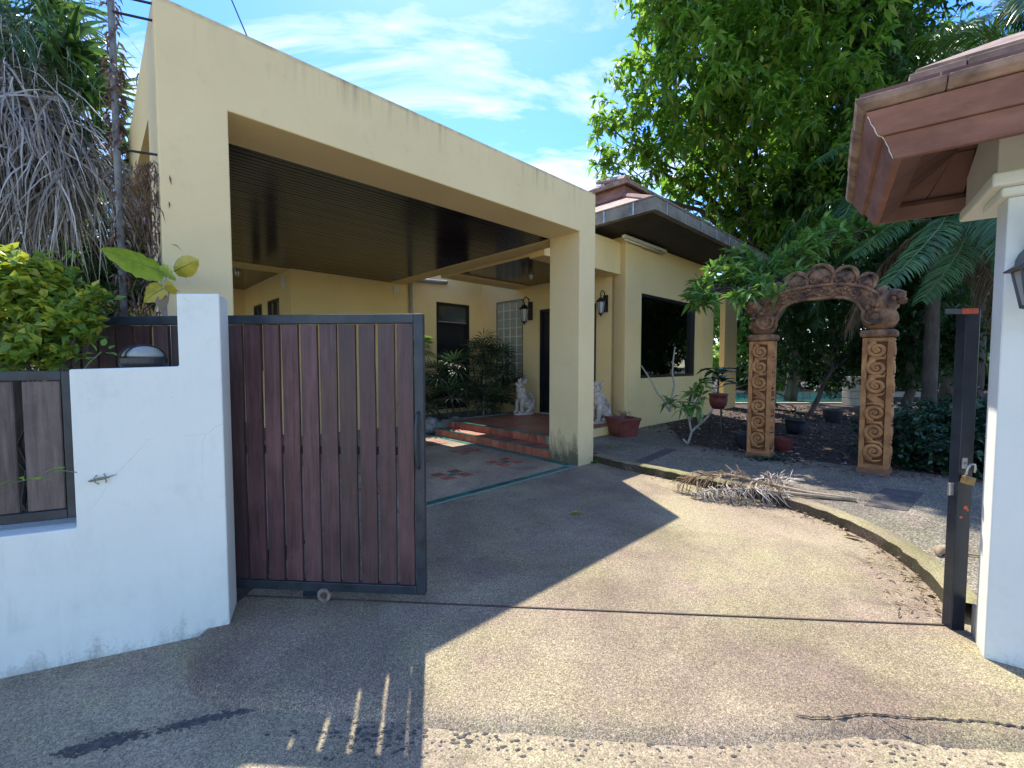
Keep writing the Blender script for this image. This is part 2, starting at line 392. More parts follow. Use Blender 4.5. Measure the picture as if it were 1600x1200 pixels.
LAMPB = simple('black_lamp_metal', (.008, .008, .009), (.02, .02, .02), 10, .35, .15)
LAMPG = simple('grey_lamp_metal', (.05, .055, .06), (.09, .10, .11), 10, .45, .15)
DOMEG = simple('dome_glass', (.20, .22, .20), (.34, .36, .32), 5, .18, 0)
WATER = glassmat('pool_water', (.02, .20, .19), .05)
POOLT = simple('pool_tile', (.015, .17, .15), (.04, .33, .29), 9, .3, 0, obrnd=.3)
COPING = simple('pool_coping', (.30, .28, .22), (.42, .39, .31), 5, .8, .2)
BARK = simple('bark', (.045, .036, .028), (.12, .10, .08), 9, .95, .9, 25, stretch=(1, 1, .3), dist=.03)
BARKP = simple('pale_bark', (.28, .25, .20), (.45, .41, .34), 12, .9, .5, 40)
CABLE = simple('black_cable', (.01, .01, .01), (.02, .02, .02), 5, .6, 0)
WHITEPL = simple('white_plastic', (.62, .62, .56), (.72, .72, .66), 8, .5, 0)
CRACKM = simple('crack_dirt', (.015, .013, .010), (.04, .035, .028), 30, .95, .3)
PATCHM = simple('asphalt_patch', (.045, .042, .038), (.12, .11, .098), 34, .95, .8, 60, dist=.01)

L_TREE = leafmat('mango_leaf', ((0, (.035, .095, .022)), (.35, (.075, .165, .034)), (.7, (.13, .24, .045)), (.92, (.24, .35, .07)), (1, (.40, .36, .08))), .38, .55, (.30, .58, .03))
L_TREE3 = leafmat('dark_green_leaf', ((0, (.016, .045, .016)), (.5, (.032, .085, .022)), (1, (.07, .14, .03))), .4, .4, (.16, .38, .04))  # darker green leaves of the second and rear trees
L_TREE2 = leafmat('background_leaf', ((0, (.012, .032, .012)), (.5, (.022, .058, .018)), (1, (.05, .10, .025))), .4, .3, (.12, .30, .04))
L_HEDGE = leafmat('hedge_leaf', ((0, (.016, .045, .024)), (.6, (.028, .075, .036)), (1, (.05, .11, .05))), .4, .15, (.08, .2, .05))
L_YEL = leafmat('golden_leaf', ((0, (.06, .15, .025)), (.45, (.14, .27, .04)), (.75, (.30, .40, .05)), (1, (.55, .52, .06))), .42, .4, (.50, .55, .05))
L_FAR = leafmat('far_leaf_painted_sunlit', ((0, (.10, .22, .05)), (.5, (.20, .36, .08)), (1, (.40, .50, .16))), .35, .6, (.4, .65, .12))  # leaf colours raised so foliage seen from its shaded side looks sunlit
L_FRANG = leafmat('frangipani_leaf', ((0, (.05, .14, .03)), (.5, (.10, .24, .045)), (1, (.20, .36, .08))), .35, .35, (.28, .5, .06))
L_PALM = leafmat('palm_leaf', ((0, (.020, .060, .020)), (.5, (.035, .10, .03)), (1, (.07, .15, .04))), .3, .25, (.15, .35, .05))
L_STRAP = leafmat('strap_leaf', ((0, (.020, .055, .022)), (.7, (.04, .095, .03)), (.9, (.08, .17, .03)), (1, (.20, .32, .05))), .3, .25, (.2, .4, .05))
L_FROND = leafmat('near_frond_leaf', ((0, (.05, .11, .035)), (.5, (.08, .17, .05)), (1, (.14, .24, .08))), .35, .3, (.2, .4, .06), .45)
L_PALMB = leafmat('bright_palm_leaf', ((0, (.06, .14, .02)), (.5, (.11, .22, .03)), (1, (.22, .33, .05))), .35, .4, (.3, .5, .05))
L_RHAP = leafmat('fan_palm_leaf', ((0, (.018, .042, .024)), (.5, (.035, .075, .036)), (.85, (.07, .12, .05)), (1, (.15, .13, .08))), .5, .10, (.10, .2, .05), .25)
L_DEAD = leafmat('dead_frond', ((0, (.12, .105, .09)), (.5, (.34, .31, .275)), (1, (.64, .60, .54))), .8, .12, (.3, .26, .2), .2)
L_DEADB = leafmat('brown_dead_frond', ((0, (.10, .06, .035)), (.5, (.22, .15, .09)), (1, (.42, .34, .26))), .8, .12, (.3, .22, .12), .2)
L_LITTER = leafmat('leaf_litter', ((0, (.06, .030, .02)), (.4, (.14, .065, .04)), (.75, (.24, .14, .09)), (1, (.42, .36, .26))), .8, 0)
L_VINE = leafmat('dried_vine', ((0, (.07, .045, .035)), (.6, (.19, .125, .10)), (1, (.32, .24, .20))), .85, .1, (.3, .2, .12), .2)
L_BIG = leafmat('pothos_leaf', ((0, (.20, .34, .03)), (.5, (.30, .44, .05)), (1, (.42, .50, .07))), .3, .35, (.4, .55, .05))
L_BIGY = leafmat('yellow_pothos_leaf', ((0, (.50, .42, .04)), (1, (.62, .50, .07))), .35, .35, (.6, .5, .06))
def varieg(m, c2, sc):
    nt = m.node_tree; h = NT(nt); b = [n for n in nt.nodes if n.type == 'BSDF_PRINCIPLED'][0]; src = b.inputs['Base Color'].links[0].from_socket
    f = h.rng(h.noise(h.coord((1, 1, 1)), sc, 5, .7, .5), .45, .62, 0, .75); h.l(h.mix(f, src, c2), b.inputs['Base Color'])
varieg(L_BIG, (.10, .22, .03), 14); varieg(L_BIGY, (.22, .28, .04), 16)
L_RUB = leafmat('rubber_plant_leaf', ((0, (.012, .04, .025)), (1, (.03, .075, .045))), .25, .1, (.05, .2, .06))

# ------------------------------------------------------------------ ground
def sheet(name, pts, z, mat, thick=None, parent=None):
    m = MB(); m.prism([(x, y, z-(thick or .02)) for x, y in pts], (0, 0, thick or .02))
    o = m.build(name, mat); o['kind'] = 'structure'
    return o
m = MB(); m.add([(-150, -60, -.10), (150, -60, -.10), (150, 240, -.10), (-150, 240, -.10)], [(0, 1, 2, 3)])
o = m.build('ground', DARKFLOOR); o['kind'] = 'structure'
m = MB(); m.box(WORLD, -14, 14, -6, 2.60, -.095, -.035); o = m.build('road', ROAD); o['kind'] = 'structure'
# driveway slab with a sloped, worn lip towards the road
outer = [(-1.72, 2.30), (-1.50, 2.02), (-1.30, 1.93), (-.9, 1.885), (-.335, 1.83), (.1, 1.78), (.55, 1.735), (1.0, 1.75), (1.4, 1.765), (2.1, 1.70), (2.8, 1.62), (3.6, 1.6)]
xs = np.linspace(-1.72, 3.6, 120)
lip_y = np.interp(xs, [p[0] for p in outer], [p[1] for p in outer])
lip_y = lip_y+np.array([.010*math.sin(x*5.3)+.005*math.sin(x*13+1)+.003*math.sin(x*41) for x in xs])
V = []; Fc = []
rows = [(-.075, -.048), (-.03, -.02), (0.0, -.004), (.05, .0)]
for j, x in enumerate(xs):
    for dy_, z_ in rows: V.append((x, lip_y[j]+dy_, z_))
    V.append((x, 2.9, 0.0)); V.append((x, 9.0, 0.0))
k = len(rows)+2
for j in range(len(xs)-1):
    for i in range(k-1): Fc.append((j*k+i, (j+1)*k+i, (j+1)*k+i+1, j*k+i+1))
o = raw('driveway', np.array(V), Fc, DRIVE, kind='structure')
# carport floor and its border of teal tiles
m = MB(); m.box(W, -5.2, -.02, .0, 5.5, .0, .008); cf = m.build('carport_floor', CPFLOOR); cf['kind'] = 'structure'
def tilerow(F, name, mat, cells, parent, joint=.006, z0=0.008, z1=.014):
    for (u0, u1, v0, v1) in cells:
        MB().box(F, u0+joint, u1-joint, v0+joint, v1-joint, z0, z1+rnd.uniform(-.001, .0015)).build(name, mat, parent)
m = MB(); m.box(W, -4.2, .0, -.002, .125, .002, .0105); m.box(W, -.125, .0, .125, 3.8, .002, .0105); m.build('tile_bed', GROUT, cf)
tilerow(W, 'tile', TEAL, [(-4.2+.15*i, -4.2+.15*(i+1), .01, .115) for i in range(27)], cf, .007)
tilerow(W, 'tile', TEAL, [(-.115, -.01, .125+.15*i, .125+.15*(i+1)) for i in range(24)], cf, .007)
for (cu, cv) in ((-.51, 1.96), (-.59, .91), (-1.61, .86), (-1.6, 1.95), (-2.65, .9), (-2.65, 1.95), (-.5, 3.0), (-1.6, 3.0), (-2.65, 3.0)):
    for a in (-1, 1):
        for b_ in (-1, 1):
            for c_ in (0, 1):
                u0 = cu+(.045 if a > 0 else -.225)+(0.0); v0 = cv+(.03 if b_ > 0 else -.20)+c_*.09
                tilerow(W, 'tile', PALERED, [(u0, u0+.17, v0, v0+.085)], cf, .006)
    tilerow(W, 'tile', TEAL, [(cu-.055, cu+.055, cv-.045, cv+.045)], cf, .002)

# garden beyond the kerb: raised path with a curved kerb
kx = [(1.24, 6.60), (1.55, 6.10), (1.95, 5.68), (2.33, 5.20), (2.66, 4.80), (2.86, 4.43), (2.98, 4.05), (3.01, 3.72), (2.98, 3.38), (2.88, 3.05), (2.76, 2.78), (2.60, 2.50)]
def smooth_poly(P, n):
    P = np.array(P); t = np.r_[0, np.cumsum(np.hypot(*np.diff(P, axis=0).T))]; s = np.linspace(0, t[-1], n)
    Q = np.c_[np.interp(s, t, P[:, 0]), np.interp(s, t, P[:, 1])]
    for _ in range(3): Q[1:-1] = (Q[:-2]+2*Q[1:-1]+Q[2:])/4
    return Q
K = smooth_poly(kx, 70)
T = np.gradient(K, axis=0); T /= np.linalg.norm(T, axis=1)[:, None]; Nn = np.c_[-T[:, 1], T[:, 0]]     # points away from the driveway
V = []; Fc = []
for i in range(len(K)):
    w = .006*math.sin(i*1.7)+.004*math.sin(i*4.1)
    for off, z_ in ((0, -.03), (0+w, .095), (.012+w, .108), (.13, .110), (.145, .10)):
        V.append((K[i, 0]+Nn[i, 0]*off, K[i, 1]+Nn[i, 1]*off, z_+w*.3))
for i in range(len(K)-1):
    for j in range(1, 4): Fc.append((i*5+j, (i+1)*5+j, (i+1)*5+j+1, i*5+j+1))
kb = raw('kerb', np.array(V), Fc, KERB, kind='structure', smooth=False)
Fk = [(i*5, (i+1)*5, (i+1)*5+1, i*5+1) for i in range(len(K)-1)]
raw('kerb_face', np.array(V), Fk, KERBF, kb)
inner = [tuple(K[i]+Nn[i]*.14) for i in range(len(K))]
poly = [W(.372, .6)[:2]]+inner+[(2.75, 2.45), (6.5, .6), (9, 3.0), (4.6, 5.9), (3.5, 6.85), (3.0, 7.5)]+[W(4.6, .99)[:2], W(2.85, .99)[:2], W(2.80, .96)[:2], W(.372, .96)[:2]]
sheet('path', poly, .104, PATH, .14)
sheet('garden_ground', inner[::-1]+[W(.6, .8)[:2], W(2.9, 1.0)[:2], W(2.9, 6)[:2], (-2, 45), (40, 45), (40, 10), (14, -2), (2.75, 2.3)], .096, SOIL, .12)
# drain covers / paving insets
for lab, P4 in (('dark stone paving inset in the path beside the carport column', [(1.72, 6.10), (1.86, 6.02), (2.66, 6.98), (2.50, 7.06)]),
                ('dark stone paving inset in the path beside the dry palm frond', [(3.45, 4.22), (3.72, 4.05), (4.42, 4.62), (4.16, 4.82)])):
    o = MB().prism([(x, y, .098) for x, y in P4], (0, 0, .012)).build('paving_inset', PATCHM, bevel=.002); o['kind'] = 'structure'

# cracks and patches (dirt-filled, lying in the surface)
def crack(name, pts, w, z, mat, jit=.012, n=40):
    P = smooth_poly(pts, n); V = []; Fc = []
    P = P+nr.normal(0, jit*.5, P.shape)
    for i in range(len(P)):
        ww = w*(.35+.9*nr.random())*(.3 if i in (0, len(P)-1) else 1)
        V.append((P[i, 0], P[i, 1]-ww, z)); V.append((P[i, 0], P[i, 1]+ww, z))
    for i in range(len(P)-1): Fc.append((2*i, 2*i+2, 2*i+3, 2*i+1))
    return raw(name, np.array(V), Fc, mat, kind='structure')
crack('driveway_crack', [(1.20, 1.79), (1.30, 1.775), (1.42, 1.785), (1.54, 1.80), (1.60, 1.785), (1.70, 1.775), (1.85, 1.765), (2.0, 1.755), (2.12, 1.72)], .0045, .004, CRACKM, .006, 60)
crack('driveway_crack', [(1.54, 1.80), (1.57, 1.76), (1.63, 1.72), (1.67, 1.69)], .003, .004, CRACKM, .006, 16)
def blotch(name, c, r, z, mat, n=26, rough=.35, sq=(1, 1), rot=0):
    V = [(c[0], c[1], z)]; Fc = []
    for i in range(n):
        a = 2*math.pi*i/n; rr = r*(1+rough*nr.normal()*.5)
        x, y = rr*math.cos(a)*sq[0], rr*math.sin(a)*sq[1]
        V.append((c[0]+x*math.cos(rot)-y*math.sin(rot), c[1]+x*math.sin(rot)+y*math.cos(rot), z))
    for i in range(n): Fc.append((0, 1+i, 1+(i+1) % n))
    return raw(name, np.array(V), Fc, mat, kind='structure')
m = MB()
for (cx_, cy_, lx, ly, nn_) in ((-1.66, 1.69, .13, .030, 420), (-1.34, 1.80, .15, .018, 300), (-1.18, 1.86, .06, .012, 90), (-.60, 1.72, .30, .10, 120), (-.15, 1.72, .30, .08, 70), (.6, 1.68, .6, .06, 60), (1.6, 1.66, .4, .06, 50)):
    for i in range(nn_):
        a = nr.normal(0, .5)*lx; b_ = nr.normal(0, .5)*ly; x = cx_+a*.93-b_*.36; y = cy_+a*.36*(1 if cx_ < -.9 else 0)+b_; r_ = nr.uniform(.0025, .008)
        m.ell((x, y, -.034), (r_*nr.uniform(.9, 2.2), r_, r_*.35), None, 6, 4, .25)
o = m.build('asphalt_crumbs', PATCHM, kind='stuff'); tag(o, 'dark broken asphalt crumbs scattered in patches along the road edge', 'asphalt crumbs')

# gate rail set in the driveway
m = MB(); m.box(GT, -2.6, 3.05, .02, .030, -.01, .007); rail = m.build('gate_track', RUST)
tag(rail, 'thin rusty steel track line running across the driveway under the sliding gate', 'track')

# ------------------------------------------------------------------ carport
cp_ = thing('carport', W(-4.66, 0), 'large cream square-framed carport with dark boarded ceiling', 'carport')
UL0, UL1, UR0, UR1, ZT, ZS = -4.66, -4.247, -.0, .372, 3.97, 3.36
m = MB(); m.prism([W(u, 0, z) for u, z in ((UL0, -.02), (UL0, ZT), (UR1, ZT), (UR1, -.02), (UR0, -.02), (UR0, ZS), (UL1, ZS), (UL1, -.02))], tuple(np.array(W(0, .56))-np.array(W(0, 0))))
m.build('portal_frame', CREAM, cp_, bevel=.009)
MB().box(W, UR0+.03, UR1-.002, .562, 5.5, ZS, ZT-.02).build('edge_beam', CREAM_IN, cp_, bevel=.005)
MB().box(W, UL0, UL1, .562, 6.1, ZS, ZT-.02).build('edge_beam', CREAM_IN, cp_)
MB().box(W, UL0, -2.13, 5.6, 6.1, ZS, ZT-.03).build('edge_beam', CREAM_IN, cp_)
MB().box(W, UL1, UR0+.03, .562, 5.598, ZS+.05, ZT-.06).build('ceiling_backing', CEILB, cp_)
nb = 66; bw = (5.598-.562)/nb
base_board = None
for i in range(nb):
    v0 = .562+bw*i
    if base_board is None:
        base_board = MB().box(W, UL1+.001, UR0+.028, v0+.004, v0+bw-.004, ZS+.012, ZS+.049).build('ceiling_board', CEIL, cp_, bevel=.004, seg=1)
        continue
    b_ = base_board.copy(); col.objects.link(b_); b_.parent = cp_
    b_.location = (EX[0]*bw*i, EX[1]*bw*i, rnd.uniform(-.0015, .0015))
MB().box(W, .373, .80, 4.1, 5.5, 3.72, 3.82).build('sun_block_slab', CREAM_IN, cp_); MB().box(W, .373, .53, 1.46, 4.1, 3.601, 3.82).build('sun_block_slab', CREAM_IN, cp_)  # unseen slabs added to trim the sun patch and close a light gap

# ------------------------------------------------------------------ house
hs_ = thing('house', W(2.8, 3), 'cream rendered single-storey house with maroon tiled hip roof and dark windows', 'house')
# main back wall with door opening
VB = 5.5
def wall_v(m, u0, u1, v, t, z0, z1, holes):
    """wall facing -v with rectangular holes"""
    hs = sorted(holes); cur = u0
    for (a, b, c, d) in hs:
        if a > cur: m.box(W, cur, a, v, v+t, z0, z1)
        if c > z0: m.box(W, a, b, v, v+t, z0, c)
        if d < z1: m.box(W, a, b, v, v+t, d, z1)
        cur = b
    if cur < u1: m.box(W, cur, u1, v, v+t, z0, z1)
def wall_u(m, v0, v1, u, t, z0, z1, holes):
    cur = v0
    for (a, b, c, d) in sorted(holes):
        if a > cur: m.box(W, u, u+t, cur, a, z0, z1)
        if c > z0: m.box(W, u, u+t, a, b, z0, c)
        if d < z1: m.box(W, u, u+t, a, b, d, z1)
        cur = b
    if cur < v1: m.box(W, u, u+t, cur, v1, z0, z1)
m = MB(); wall_v(m, -2.13, 2.8, VB, .2, -.02, 3.74, [(1.31, 2.36, .3, 3.05)]); m.build('wall', CREAM_IN, hs_)
m = MB(); wall_u(m, VB+.2, 9.2, -2.13, .2, -.02, 3.74, [(6.25, 7.10, 1.3, 2.88), (7.54, 8.26, 1.3, 2.88)]); m.build('wall', CREAM_IN, hs_)
MB().box(W, -6.2, -2.13, 9.0, 9.2, -.02, 3.74).build('wall', CREAM_IN, hs_)
for (a, b) in ((6.25, 7.10), (7.54, 8.26)):
    w_ = MB().box(W, -2.09, -2.05, a+.02, b-.02, 1.32, 2.86).build('window', DGLASS, hs_)
    m = MB(); m.box(W, -2.125, -2.085, a, a+.05, 1.3, 2.88); m.box(W, -2.125, -2.085, b-.05, b, 1.3, 2.88); m.box(W, -2.125, -2.085, a+.05, b-.05, 2.83, 2.88); m.box(W, -2.125, -2.085, (a+b)/2-.02, (a+b)/2+.02, 1.3, 2.83)
    m.build('frame', BLACKF, w_)
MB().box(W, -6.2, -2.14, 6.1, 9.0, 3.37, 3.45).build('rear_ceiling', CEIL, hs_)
MB().box(W, -2.13, 7.0, VB+.2, 12, 3.66, 3.74).build('flat_roof', CREAM_IN, hs_)
# back door
dr = MB().box(W, 1.36, 2.31, VB+.06, VB+.10, .3, 2.55).build('door', DOORM, hs_)
m = MB(); m.box(W, 1.31, 1.37, VB-.01, VB+.12, .3, 3.05); m.box(W, 2.30, 2.36, VB-.01, VB+.12, .3, 3.05); m.box(W, 1.37, 2.30, VB-.01, VB+.12, 2.99, 3.05); m.box(W, 1.37, 2.30, VB-.01, VB+.12, 2.50, 2.55)
m.build('frame', BLACKF, dr)
MB().box(W, 1.37, 2.30, VB+.05, VB+.06, 2.55, 2.99).build('transom_pane', DGLASS, dr)
MB().box(W, 1.40, 2.27, VB+.035, VB+.045, 2.545, 2.575).build('transom_rail', PIPEM, dr)
# porch side wall (faces -u): entrance door, glass block window
m = MB(); wall_u(m, .99, VB, 2.8, .2, -.02, 4.05, [(1.68, 3.31, .28, 2.78), (3.90, 4.86, 1.05, 3.08)]); m.build('wall', CREAM_IN, hs_)
ed = MB().box(W, 2.86, 2.90, 1.72, 3.27, .28, 2.74).build('entrance_door', DOORM, hs_)
m = MB()
for a, b in ((1.68, 1.74), (3.25, 3.31)): m.box(W, 2.79, 2.92, a, b, .28, 2.78)
m.box(W, 2.79, 2.92, 1.74, 3.25, 2.72, 2.78); m.box(W, 2.84, 2.88, 2.46, 2.53, .28, 2.72); m.build('frame', BLACKF, ed)
MB().box(W, 2.76, 2.9, 1.68, 3.31, .281, .31).build('threshold', COPING, ed)
gb = MB().box(W, 2.84, 2.90, 3.90, 4.86, 1.05, 3.08).build('glass_block_window', MORTAR, hs_)
gbo = None
nv, nz = 4, 9
for i in range(nv):
    for j in range(nz):
        v0 = 3.90+.24*i; z0 = 1.06+.2245*j
        MB().box(W, 2.822, 2.845, v0+.017, v0+.223, z0+.014, z0+.210).build('glass_block', GBLOCK, gb, bevel=.012)
m = MB()
for i in range(nv+1): m.box(W, 2.812, 2.84, 3.90+.24*i-.012, 3.90+.24*i+.012, 1.05, 3.08)
for j in range(nz+1): m.box(W, 2.814, 2.839, 3.89, 4.87, 1.06+.2245*j-.010, 1.06+.2245*j+.010)
m.build('mortar_grid', MORTAR, gb)
m = MB(); m.box(W, 2.79, 2.83, 3.885, 3.91, 1.05, 3.10); m.box(W, 2.79, 2.83, 4.85, 4.875, 1.05, 3.10); m.box(W, 2.79, 2.83, 3.885, 4.875, 3.08, 3.105); m.build('window_frame', GUTT, gb)
# porch roof slab with cream fascia and dark ceiling
MB().box(W, .48, 2.8, 1.10, 1.45, 3.30, 3.95).build('porch_fascia', CREAM_IN, hs_, bevel=.005)
MB().box(W, .48, 2.8, 3.65, 4.10, 3.34, 3.60).build('porch_fascia', CREAM_IN, hs_)
MB().box(W, .48, .50, 1.45, 3.65, 3.34, 3.6).build('porch_fascia', CREAM_IN, hs_)
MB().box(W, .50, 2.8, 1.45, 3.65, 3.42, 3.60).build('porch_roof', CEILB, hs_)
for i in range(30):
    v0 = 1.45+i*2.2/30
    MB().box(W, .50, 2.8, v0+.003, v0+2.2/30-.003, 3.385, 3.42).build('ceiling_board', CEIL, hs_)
# wing: pilasters, wall with big window
MB().box(W, 2.80, 3.41, .96, 1.30, -.02, 4.04).build('pilaster', CREAM_IN, hs_, bevel=.006)
m = MB(); wall_v(m, 3.41, 7.20, 1.00, .22, -.02, 4.04, [(3.43, 6.16, 1.17, 2.99)]); m.build('wall', CREAM_IN, hs_)
MB().box(W, 6.50, 7.20, .95, .999, -.02, 4.04).build('pilaster', CREAM_IN, hs_)
m = MB(); wall_u(m, 1.22, 5.0, 7.0, .2, -.02, 4.04, [(1.55, 1.80, 1.2, 2.75), (1.95, 2.55, 1.2, 2.75), (2.75, 3.35, 1.2, 2.75)]); m.build('wall', CREAM_IN, hs_)
MB().box(W, 3.0, 7.2, 5.0, 5.2, -.02, 4.04).build('wall', CREAM_IN, hs_)
MB().box(W, 3.0, 7.0, 1.22, 5.0, .0, .12).build('inner_floor', TERRA, hs_)
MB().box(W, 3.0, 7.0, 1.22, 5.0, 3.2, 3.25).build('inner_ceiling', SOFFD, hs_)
MB().box(W, 8.7, 9.7, 1.2, 1.35, -.02, 4.04).build('pillar', CREAM_IN, hs_)
wd = MB().box(W, 3.43, 6.16, 1.10, 1.106, 1.17, 2.99).build('window', WGLASS, hs_)
m = MB(); m.box(W, 3.43, 6.16, 1.01, 1.12, 1.17, 1.23); m.box(W, 3.43, 6.16, 1.01, 1.12, 2.93, 2.99)
for a in (3.43, 6.10): m.box(W, a, a+.06, 1.01, 1.12, 1.23, 2.93)
m.build('window_frame', BLACKF, wd)
# wing roof: soffit, gutter, tiles
U0, V0, ZE = 1.94, -.06, 4.09
U1 = 7.9
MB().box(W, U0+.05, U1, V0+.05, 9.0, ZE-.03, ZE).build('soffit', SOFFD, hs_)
m = MB(); 
for (a, b, c, d) in ((U0-.10, U1, V0-.10, V0+.02), (U0-.10, U0+.02, V0+.02, 9.0)):
    m.box(W, a, b, c, d, ZE-.02, ZE+.02)
    if b-a > 1: m.box(W, a, b, c, c+.012, ZE+.02, ZE+.19); m.box(W, a, b, c-.015, c+.012, ZE+.19, ZE+.215)
    else: m.box(W, a, a+.012, c-.108, d, ZE+.02, ZE+.19); m.box(W, a-.015, a+.012, c-.135, d, ZE+.19, ZE+.215)
m.build('gutter', GUTT, hs_, bevel=.004)
m = MB()
for i in range(9): m.box(W, U0+.3+i*.72, U0+.325+i*.72, V0-.106, V0-.098, ZE-.02, ZE+.2)
for i in range(6): m.box(W, U0-.106, U0-.098, V0+.3+i*.6, V0+.325+i*.6, ZE-.02, ZE+.2)
m.build('gutter_bracket', CHROME, hs_)
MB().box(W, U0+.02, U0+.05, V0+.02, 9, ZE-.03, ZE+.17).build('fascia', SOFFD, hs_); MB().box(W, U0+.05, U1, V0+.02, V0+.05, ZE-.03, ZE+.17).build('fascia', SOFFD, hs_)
sl = math.tan(R(29))
# lower tier: courses of tiles stepping up on both visible slopes
nc = 8; run = 1.5
for i in range(nc):
    a = run*i/nc; z_ = ZE+.17+a*sl; b = a+run/nc+.04; zb = z_+(b-a)*sl
    # slope facing -v
    nT = int((U1-U0-a)/.33)
    for j in range(nT):
        u0 = U0+a+.33*j; u1 = min(u0+.325, U1)
        MB().prism([W(u0+.004, V0+a, z_), W(u1, V0+a, z_), W(u1, V0+b, zb), W(u0+.004+(.04+run/nc if j == 0 else 0), V0+b, zb)], (0, 0, .03)).build('roof_tile', TILE, hs_)
    nT = int((4.2-a)/.33)
    for j in range(nT):
        v0 = V0+a+.33*j; v1 = v0+.325
        MB().prism([W(U0+a, v0+.004, z_), W(U0+b, v0+.004+(.04+run/nc if j == 0 else 0), zb), W(U0+b, v1, zb), W(U0+a, v1, z_)], (0, 0, .03)).build('roof_tile', TILE, hs_)
m = MB(); m.tube([W(U0, V0, ZE+.20), W(U0+run, V0+run, ZE+.22+run*sl)], .06, 6); m.build('hip_cap', TILE, hs_)
# upper tier
z2 = ZE+.17+run*sl+.12
u2, v2 = U0+1.42, V0+1.42
m = MB(); m.box(W, u2, U1-.5, v2, v2+.06, z2-.12, z2+.16); m.box(W, u2, u2+.06, v2+.06, 8, z2-.12, z2+.16); m.build('upper_fascia', FASC, hs_)
m = MB(); m.add([W(u2-.08, v2-.08, z2+.16), W(U1-.3, v2-.08, z2+.16), W(U1-2.2, v2+2.4, z2+.16+2.3*sl), W(u2+2.4, v2+2.4, z2+.16+2.3*sl), W(u2-.08, 8, z2+.16), W(u2+2.4, 8, z2+.16+2.3*sl)], [(0, 1, 2, 3), (0, 3, 5, 4)])
ob = m.build('upper_roof', TILE, hs_); sm = ob.modifiers.new('s', 'SOLIDIFY'); sm.thickness = .07
m = MB(); m.tube([W(u2-.1, v2-.1, z2+.2), W(u2+2.4, v2+2.4, z2+.26+2.3*sl)], .07, 6); m.build('hip_cap', TILEW, hs_)
# upper eave edging
m = MB(); m.box(W, u2-.12, U1-.3, v2-.12, v2-.06, z2+.10, z2+.20); m.box(W, u2-.12, u2-.06, v2-.06, 8, z2+.10, z2+.20); m.build('eave_tile_edge', TILEW, hs_, bevel=.01)

# porch floor and steps (tiled)
ps = MB(); ps.box(W, .44, 2.8, .96, 3.72, .0, .268); ps.box(W, .10, .44, .62, 3.78, .0, .128); ps.box(W, .44, 2.8, 3.72, 5.5, .0, .20)
pf = ps.build('porch_steps', GROUT); pf['kind'] = 'structure'
for i in range(8):
    for j in range(9):
        u0 = .53+.283*i; v0 = .96+.306*j
        MB().box(W, u0+.003, u0+.28, v0+.003, v0+.303, .268, .279+rnd.uniform(-.0008, .0008)).build('floor_tile', TERRA, pf)
nt_ = 16
for j in range(nt_):
    v0 = .62+.1975*j
    MB().box(W, .092, .101, v0+.003, v0+.194, .012, .125).build('riser_tile', REDT, pf)
    MB().box(W, .092, .165, v0+.003, v0+.194, .128, .139).build('edge_tile', TEAL, pf)
    MB().box(W, .170, .432, v0+.003, v0+.194, .128, .138).build('tread_tile', PALERED, pf)
    if .96 <= v0 <= 3.6:
        MB().box(W, .431, .4402, v0+.003, v0+.194, .140, .264).build('riser_tile', REDT, pf)
        MB().box(W, .431, .525, v0+.003, v0+.194, .268, .280).build('edge_tile', TEAL, pf)
# planter bed edge and soil behind the steps
MB().box(W, .30, 2.79, 3.74, 3.84, .0, .30).build('planter_kerb', simple('planter_stone', (.10, .11, .09), (.18, .18, .15), 10, .9, .4))['kind'] = 'structure'

# little fixtures on the house
def fixture(name, label, cat, m, mat, **k):
    return tag(m.build(name, mat, **k), label, cat)
t = thing('downpipe', W(.54, 5.40, 0), 'silver downpipe running down the cream wall left of the back door', 'pipe')
MB().tube([W(.54, 5.44, .1), W(.54, 5.44, 3.33)], .045, 10).build('pipe', PIPEM, t, smooth=True)
MB().tube([W(.54, 5.44, 3.50), W(1.60, 5.44, 3.56)], .05, 12).build('pipe', PIPEM, t, smooth=True)
m = MB(); m.tube([W(.54, 5.44, 3.33), W(.54, 5.44, 3.45), W(.58, 5.44, 3.50)], .048, 10); m.build('elbow', PIPEM, t, smooth=True)
m = MB(); m.box(W, .10, .24, 5.44, 5.5, 3.16, 3.30); t = fixture('junction_box', 'small cream junction box with looped cable under the carport ceiling corner', 'junction box', m, WHITEPL)
m = MB(); m.tube([W(.10, 5.43, 3.18), W(.08, 5.42, 3.05), W(.17, 5.42, 2.98), W(.27, 5.42, 3.05), W(.25, 5.43, 3.2)], .008, 6); m.build('cable_loop', WHITEPL, t)
m = MB(); m.box(W, -2.20, -2.13, 5.76, 5.88, 3.02, 3.26); fixture('wall_speaker', 'small cream box speaker high on the far left wall under the carport', 'speaker', m, WHITEPL, bevel=.01)
t = thing('tube_light', W(3.4, .9, 3.93), 'long white fluorescent tube fitting under the eave above the large window', 'lamp')
MB().box(W, 2.58, 4.30, .86, .94, 3.96, 4.02).build('housing', WHITEPL, t, bevel=.008)
MB().tube([W(2.62, .90, 3.935), W(4.26, .90, 3.935)], .018, 8).build('tube', WHITEPL, t, smooth=True)
for lab, p in (('small ceiling spotlight on the dark rear ceiling behind the carport', W(-2.8, 6.6, 3.37)), ('small glass ceiling lamp under the dark porch ceiling', W(1.85, 2.7, 3.39))):
    t = thing('ceiling_lamp', p, lab, 'lamp')
    m = MB(); m.lathe((p[0], p[1], p[2]-.06), [(.05, 0), (.055, .06)], 12); m.build('base', CHROME, t)
    m = MB(); m.ell((p[0], p[1], p[2]-.07), (.045, .045, .03)); m.build('globe', LFROST, t, smooth=True)

